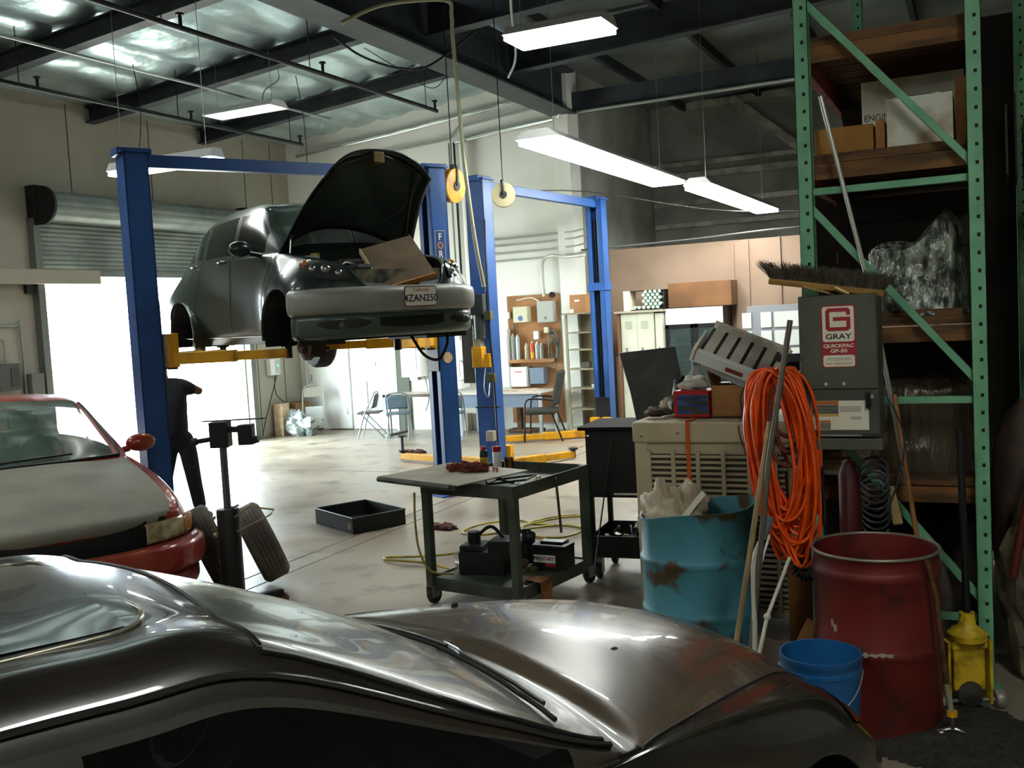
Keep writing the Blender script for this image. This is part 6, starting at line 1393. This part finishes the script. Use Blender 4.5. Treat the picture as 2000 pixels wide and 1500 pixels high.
# folded chair leaning by the doors, sack, cartons
fc2 = thing('folding_chair', 'folded steel chair leaning by the white double doors', 'chair', mat=T(-11.35, 15.15, 0) @ RZ(pi+.5) @ RX(.10))
f2 = crom([(-.20, 0, 0), (-.20, 0, .6), (-.17, 0, .82), (-.08, 0, .90), (.08, 0, .90), (.17, 0, .82), (.20, 0, .6), (.20, 0, 0)], 4)
MB().tube(f2, .013, 8).build('frame', M('chair_beige', '#a3a296', .4, .4), fc2, smooth=60)
MB().grid([[(-.17+.34*i/6, 0, .68+.18*j/4-.04*((i-3)/3)**4*(j/4)) for j in range(5)] for i in range(7)]).build('backrest', M('chair_beige', '#a3a296'), fc2, solid=.012)
MB().bx(-.17, .17, -.05, -.03, .08, .5).build('seat', M('seat_pale', '#c3c8c4', .5), fc2, bevel=.01); MB().tube([(-.18, -.03, .24), (.18, -.03, .24)], .01, 6).build('crossbar', fch_m, fc2)
m = MB().sph((0, 0, .17), (.27, .2, .24), 26, 16, jit=.55, seed=15).sph((-.1, .0, .30), (.16, .12, .14), 20, 12, jit=.7, seed=18)
for v in m.v: v.z = max(0, v.z)
fx(m, 'plastic_sack', 'bulging white and grey plastic sack at the foot of the folded chair', 'sack', M('sack_plastic', '#a6ada8', .35, col2='#5d6866', ns=7, lo=.48, hi=.58), smooth=45, loc=(-11.35, 14.78, 0))
cbx = carton('cardboard_box', 'tall narrow pale carton with printing against the left wall', -11.92, -11.72, 14.70, 14.92, 0, .60, M('pale_printed_carton', '#cdbb9e', .8, col2='#b59b7d', ns=9))
carton('cardboard_box', 'brown carton behind the tall pale carton', -11.95, -11.65, 15.05, 15.45, 0, .58, M('brown_carton2', '#866647', .85))
# charger on the left wall
gbx = thing('charger_box', 'white wall box with a green light beside the roll-up door', 'electrical box', (-11.99, 14.80, 1.13))
MB().bx(0, .11, -.14, .14, 0, .30).build('housing', wht, gbx, bevel=.008); MB().bx(.11, .114, -.01, .14, .02, .28).build('door_panel', M('panel_grey', '#b9bfba', .4), gbx)
MB().lathe([(0, .006), (.018, .005), (.02, 0)], 16, T=T(.115, .06, .17) @ RY(pi/2)).build('indicator', M('green_led', '#35e070', .4, emis=2.2), gbx)
fx(MB().tube(crom([(-11.9, 14.78, 1.12), (-11.88, 14.75, .8), (-11.88, 14.95, .62), (-11.9, 15.05, .6)], 6), .009, 6), 'cable', 'black cable from the charger box to the cartons', 'cable', black_plastic, smooth=60)
fx(MB().tube(crom([(-11.9, 14.84, 1.12), (-11.88, 14.6, .7), (-11.86, 14.35, .25), (-11.84, 14.25, .05)], 6), .009, 6), 'cable', 'black cable from the charger box sweeping down to the floor', 'cable', black_plastic, smooth=60)
# items on the left wall near the door
dis = thing('disconnect_box', 'dark grey switch box on the wall left of the roll-up door', 'electrical box', (-11.99, 9.22, 1.35)); MB().bx(0, .13, -.16, .16, 0, .36).build('housing', M('switch_grey', '#454a44', .5), dis, bevel=.006); MB().bx(.13, .14, .02, .14, .05, .3).build('door_panel', M('switch_dark', '#33382f', .5), dis)
fx(MB().tube(crom([(-11.95, 8.8, 2.22), (-11.95, 9.42, 2.22), (-11.95, 9.52, 2.12), (-11.95, 9.52, .3)], 5), .018, 8), 'conduit_pipe', 'grey conduit bending down the wall left of the roll-up door', 'pipe', wc, smooth=60)
fx(MB().tube(crom([(-11.95, 8.9, 2.05), (-11.95, 9.18, 2.05), (-11.95, 9.24, 1.98), (-11.95, 9.24, 1.72)], 5), .014, 8), 'conduit_pipe', 'short conduit into the dark grey switch box', 'pipe', wc, smooth=60)
fx(MB().bx(-.06, .0, -.06, .06, -.06, .06), 'junction_box', 'small dark box on the wall just left of the roll-up door', 'electrical box', steel_dark, loc=(-11.93, 9.72, 2.72))
fx(MB().bx(-11.97, -11.85, 9.55, 9.75, 1.2, 1.55), 'opener_box', 'shadowy grey control box beside the door guide', 'electrical box', M('control_grey', '#666a60', .6))
fx(MB().bx(-11.80, -11.70, 7.5, 10.75, 2.78, 2.98), 'timber_beam', 'pale painted beam crossing the top left of the door opening', 'beam', M('pale_beam', '#a09b8b', .6), bevel=.006)
fx(MB().bx(0, .5, -.35, .35, 0, .75), 'unit_heater', 'black box fixed high on the left wall', 'heater', black_void, loc=(-11.99, 8.6, 3.9), bevel=.01)
# ================================================================ tyres and transmission jack
def dvec(u, v, w=0): return V((.9026*u-.4305*w, .4305*u+.9026*w, v))      # u: right, v: up, w: away from the photographer
def tyre(label, c, lean, r=.315, w=.205):
    ax = dvec(cos(lean), sin(lean), .36).normalized(); Tm = fr((0, 0, 0), ax.orthogonal(), ax.cross(ax.orthogonal()))
    t = thing('tyre', label, 'tyre', c)
    prof = [(r*.60, -w*.40), (r*.68, -w*.5), (r*.88, -w*.52), (r*.965, -w*.42)]
    m = MB().lathe([(r*.60, w*.3), (r*.60, -w*.3)]+prof+[(r, -w*.34), (r, w*.34)]+[(a, -b) for a, b in prof[::-1]], 56, T=Tm)
    for q in (-.22, -.075, .075, .22):
        m.lathe([(r+.0015, (q-.014)*w), (r+.0015, (q+.014)*w)], 56, T=Tm, mi=1)
    m.build('tread', [M('tyre_rubber', '#655c50', .8, col2='#4f473e', ns=5, bump=.3, bs=50), black_void], t, smooth=40)
    MB().lathe([(r*.60, w*.28), (r*.56, w*.2), (r*.5, .0), (r*.12, -.02), (0, -.02)], 30, T=Tm).build('rim', M('wheel_rim', '#8d9091', .35, .7), t, smooth=40)
    return t
tyre('upright worn tyre leaning on its mate right of the black jack', (-5.16, 6.10, .335), .40)
tyre('worn tyre half hidden behind the black jack column', (-5.52, 5.93, .335), .40)
tj = thing('transmission_jack', 'black telescopic transmission jack on legs with a chrome ram', 'jack', (-4.83, 5.385, 0), radians(25.5))
MB().lathe([(0, .05), (.075, .05), (.08, .06), (.08, .74), (.074, .755), (.03, .76), (0, .76)], 26).build('column', black_void, tj, smooth=45)
MB().cyl((0, 0, .76), (0, 0, 1.22), .026, n=16).build('ram', M('ram_steel', '#7f8084', .25, .9), tj, smooth=60)
hd = MB().bx(-.075, .055, -.06, .06, 1.19, 1.37).bx(.05, .2, -.035, .035, 1.29, 1.33).bx(.12, .22, -.05, .05, 1.20, 1.34).cyl((-.2, 0, 1.235), (-.07, 0, 1.25), .018, n=10).build('saddle', black_void, tj, bevel=.006)
MB().bx(-.13, .31, -.02, .02, 1.372, 1.38).build('saddle_plate', steel_dark, hd); MB().cyl((.2, 0, 1.22), (.25, 0, 1.235), .025, n=10).cyl((-.21, 0, 1.235), (-.18, 0, 1.24), .028, n=10).build('adjuster', steel_dark, hd)
MB().tube([(.06, -.05, .70), (.17, -.06, .77), (.34, -.06, .74), (.31, -.06, .705), (.07, -.06, .60)], .006, 6).build('wire_handle', M('brass_wire', '#a89a74', .35, .7), tj)
MB().tube([(.085, -.02, .78), (.05, -.02, .765), (.03, -.02, .765)], .008, 6).build('ram_collar', zinc, tj)
MB().sph((-.085, -.03, .57), .024, 8, 6).build('release_valve', M('dull_brass', '#6d6444', .4, .6), tj)
for a in (.6, 2.3, 3.9, 5.3):
    L_ = MB().beam((0, 0, .085), (.36*cos(a), .36*sin(a), .085), .05, .05).build('leg', black_void, tj, bevel=.005)
    MB().lathe([(0, -.015), (.04, -.015), (.04, .015), (0, .015)], 18, T=T(.36*cos(a), .36*sin(a), .04) @ RX(pi/2)).build('caster', M('caster_brown', '#5b4630', .6), L_)
tag(MB().tube(crom([(-5.28, 5.33, .315), (-5.22, 5.25, .30), (-5.08, 5.22, .2), (-5.0, 5.25, .05)], 6), .03, 10).build('bumper_hose', black_plastic, smooth=60), 'thick black hose drooping from the red bumper to the jack legs', 'hose')
# ================================================================ mechanic behind the lift post
pe = thing('person', 'person in dark clothes standing behind the left lift post, arm raised', 'person', (-7.66, 7.87, 0), radians(25.5))
def skin(name, pts, edges, radii, mat, parent, sub=2):
    me = bpy.data.meshes.new(name); me.from_pydata(pts, edges, []); o = bpy.data.objects.new(name, me); COL.objects.link(o); o.parent = parent
    s = o.modifiers.new('skin', 'SKIN'); s.use_smooth_shade = True
    k = me.skin_vertices[0].data
    for i, r in enumerate(radii): k[i].radius = r if isinstance(r, tuple) else (r, r)
    k[0].use_root = True
    b = o.modifiers.new('sub', 'SUBSURF'); b.levels = sub; b.render_levels = sub
    me.materials.append(mat); return o
skin_m = M('skin', '#7b553f', .6); shirt = M('dark_shirt', '#23262b', .9); trou = M('dark_trousers', '#1c2027', .9)
J = dict(pel=(0, 0, .90), sp=(-.03, 0, 1.10), ch=(-.06, 0, 1.34), nk=(-.115, .0, 1.53), h0=(-.14, .015, 1.62), h1=(-.155, .03, 1.74),
         hl=(-.09, 0, .84), kl=(-.16, -.03, .46), al=(-.22, .0, .09), tl=(-.24, .16, .035), hr=(.09, 0, .84), kr=(.145, -.02, .46), ar=(.20, .0, .09), tr=(.23, .16, .035),
         sl=(-.23, .0, 1.46), el=(-.36, .16, 1.30), wl=(-.33, .36, 1.42), sr=(.105, .0, 1.45), er=(.25, .10, 1.37), wr=(.03, .34, 1.46))
N_ = list(J); ix = {k: i for i, k in enumerate(N_)}
E_ = [('pel', 'sp'), ('sp', 'ch'), ('ch', 'nk'), ('nk', 'h0'), ('h0', 'h1'), ('pel', 'hl'), ('hl', 'kl'), ('kl', 'al'), ('al', 'tl'), ('pel', 'hr'), ('hr', 'kr'), ('kr', 'ar'), ('ar', 'tr'), ('ch', 'sl'), ('sl', 'el'), ('el', 'wl'), ('ch', 'sr'), ('sr', 'er'), ('er', 'wr')]
R_ = dict(pel=(.115, .08), sp=(.11, .08), ch=(.14, .10), nk=.058, h0=.085, h1=.088, hl=.075, kl=.055, al=.042, tl=.035, hr=.075, kr=.055, ar=.042, tr=.035, sl=.06, el=.042, wl=.028, sr=.06, er=.042, wr=.028)
body = skin('body', [J[k] for k in N_], [(ix[a], ix[b]) for a, b in E_], [R_[k] for k in N_], skin_m, pe)
def sub_skin(name, keys, edges, rad, mat, parent=pe):
    i2 = {k: i for i, k in enumerate(keys)}; return skin(name, [J[k] for k in keys], [(i2[a], i2[b]) for a, b in edges], rad, mat, parent)
J['nb'] = (-.10, 0, 1.50); J['sm'] = (.215, .075, 1.385); J['sm2'] = (-.33, .10, 1.34); J['pw'] = (-.02, 0, 1.0); J['cl'] = (-.205, .0, .13); J['cr'] = (.185, .0, .13); J['hem'] = (-.01, 0, .84)
sub_skin('shirt', ['hem', 'sp', 'ch', 'nb', 'sr', 'sm', 'sl', 'sm2'], [('hem', 'sp'), ('sp', 'ch'), ('ch', 'nb'), ('ch', 'sr'), ('sr', 'sm'), ('ch', 'sl'), ('sl', 'sm2')], [(.20, .155), (.175, .135), (.175, .135), .075, .085, .072, .085, .07], shirt)
sub_skin('trousers', ['pw', 'pel', 'hl', 'kl', 'cl', 'hr', 'kr', 'cr'], [('pw', 'pel'), ('pel', 'hl'), ('hl', 'kl'), ('kl', 'cl'), ('pel', 'hr'), ('hr', 'kr'), ('kr', 'cr')], [(.165, .125), (.175, .13), .105, .08, .07, .105, .08, .07], trou)
for k, t_ in (('al', 'tl'), ('ar', 'tr')):
    a = V(J[k]); b = V(J[t_]); MB().sph(((a.x+b.x)/2, (a.y+b.y)/2+.01, .05), (.052, .14, .05), 16, 10).bx((a.x+b.x)/2-.05, (a.x+b.x)/2+.05, a.y-.06, b.y+.07, 0.0, .025).build('shoe', black_plastic, pe, smooth=50)
MB().sph((-.152, .012, 1.755), (.096, .10, .09), 20, 12).build('hair', M('dark_hair', '#17130f', .8), pe, smooth=60)
fc = MB(); hx_c, hy_c, hz_c = -.148, .025, 1.69
fc.sph((hx_c, hy_c+.09, hz_c-.015), (.014, .02, .022), 10, 8)
for s_ in (-1, 1): fc.sph((hx_c+s_*.088, hy_c-.0, hz_c-.01), (.012, .022, .032), 10, 8)
fc.build('nose_and_ears', skin_m, body, smooth=60)
for s_ in (-1, 1): MB().sph((hx_c+s_*.032, hy_c+.078, hz_c+.012), (.014, .01, .009), 10, 8).build('eye', M('eye_white', '#c9c2b8', .3), body, smooth=60)
MB().sph((hx_c, hy_c+.078, hz_c-.055), (.024, .008, .006), 10, 8).build('mouth', M('lips', '#5e352c', .5), body, smooth=60)
for w_, e_ in (('wl', 'el'), ('wr', 'er')):
    a = V(J[w_]); d = (a-V(J[e_])).normalized(); sd = d.cross(V((0, 0, 1))).normalized(); up = sd.cross(d)
    h = MB(); c_ = a+d*.05; Tm = fr(c_, d, sd); h.sph((0, 0, 0), (.055, .042, .018), 14, 10, T=Tm)
    for i, (off, ln) in enumerate(((-.03, .06), (-.01, .07), (.01, .065), (.03, .05))):
        p0 = c_+d*.04+sd*off; h.tube([p0, p0+d*ln*.5+up*-.008, p0+d*ln+up*-.03], [.0095, .0085, .007], 8)
    p0 = c_+sd*-.035-d*.01; h.tube([p0, p0-sd*.025+d*.025, p0-sd*.03+d*.055], [.011, .010, .008], 8)
    h.build('hand', skin_m, body, smooth=60)
# box lid leaning in the open engine bay
kT = fr((-4.86, 7.80, 2.52), (.62, .74, .20), (-.45, .25, .85))
lid = thing('drawer_box', 'brown flat tray with an orange edge leaning on the nose of the lifted car', 'tray', mat=fr((-4.712, 7.660, 2.536), (.303, .366, .115), (-.295, .19, .37)))
MB().bx(-.245, .245, -.255, .255, -.012, .0).build('panel', M('brown_panel', '#6f5d45', .8, col2='#5c4c38', ns=4), lid)
MB().bx(-.245, .245, -.265, -.255, -.055, .002).build('front_edge', M('orange_edge', '#c98a4a', .6), lid); MB().bx(-.257, -.245, -.26, .26, -.055, .004).build('side_edge', M('pale_edge', '#b7a684', .6), lid)
# ================================================================ hydraulic unit on the empty lift, loose wires
hu = thing('hydraulic_unit', 'hydraulic pump with yellow blocks bolted to the near post of the empty lift', 'hydraulic pump', (-5.74, 11.24, 0))
MB().bx(-.10, .08, -.10, .06, 2.02, 2.28).build('control_box', steel_dark, hu, bevel=.006)
MB().cyl((-.02, -.02, 1.72), (-.02, -.02, 2.02), .07, n=18).build('motor', M('motor_grey', '#3f433c', .5, .3), hu, smooth=50)
MB().bx(-.12, .02, -.09, .05, 1.36, 1.62).build('oil_tank', yellow_paint, hu, bevel=.008)
MB().bx(.05, .12, -.08, .0, 1.36, 1.53).build('valve_block', yellow_paint, hu, bevel=.005)
MB().bx(-.10, .0, -.07, .05, 1.62, 1.74).build('pump_head', M('pale_bar', '#b7b39c'), hu, bevel=.004)
for z in (1.95, 1.17): MB().bx(.06, .16, -.06, .03, z, z+.11).build('hose_clamp', M('olive_metal', '#5a5b3c', .5, .3), hu, bevel=.005)
MB().tube(crom([(.14, -.03, 3.2), (.12, -.05, 2.4), (.12, -.04, 1.9), (.15, -.04, 1.2), (.15, -.03, .3)], 5), .013, 8).build('hydraulic_hose', black_plastic, hu, smooth=60)
MB().tube(crom([(.05, -.05, 1.36), (.03, -.08, 1.1), (.07, -.06, .98), (.1, -.05, 1.16)], 5), .008, 6).build('loop_wire', zinc, hu, smooth=60)
MB().bx(.0, .10, -.05, .04, .42, .55).build('junction_box', M('pale_bar', '#b7b39c'), hu, bevel=.005)
MB().bx(-.30, -.14, .0, .02, 1.16, 1.98).bx(-.14, .0, .0, .02, 1.9, 1.98).build('back_panel', M('panel_slate', '#4a4b46', .6), hu, bevel=.003)
MB().bx(-.14, .18, -.02, .05, .84, .86).build('bracket', steel_dark, hu)
fx(MB().tube(crom([(-6.3, 11.10, 2.57), (-6.0, 11.10, 2.57), (-5.90, 11.10, 2.50), (-5.87, 11.10, 2.38), (-5.83, 11.13, 2.29)], 5), .016, 8), 'conduit_pipe', 'pale bent conduit beside the bumper running to the hydraulic pump', 'pipe', M('bent_conduit', '#b6b8ac'), smooth=60)
for lb_, pts in (('thin wire hanging from the foil roof left of the dim light', [(-9.9, 9.9, 5.5), (-9.88, 9.95, 4.9), (-9.95, 9.9, 4.2)]),
                 ('thin wire hanging over the lifted car roof', [(-8.9, 12.0, 5.6), (-8.85, 12.05, 5.0), (-8.8, 12.0, 4.2)]),
                 ('power cord of the dim hanging light', [(-8.75, 11.4, 5.55), (-8.6, 11.2, 5.35), (-8.72, 11.05, 5.2), (-8.7, 10.95, 5.0)]),
                 ('loose wire looping under the roof beside the main girder', [(-6.6, 12.6, 5.6), (-6.75, 12.2, 5.15), (-6.9, 11.6, 5.3), (-7.2, 11.2, 5.55)])):
    fx(MB().tube(crom(pts, 6), .006, 6), 'cable', lb_, 'wire', iron, smooth=60)
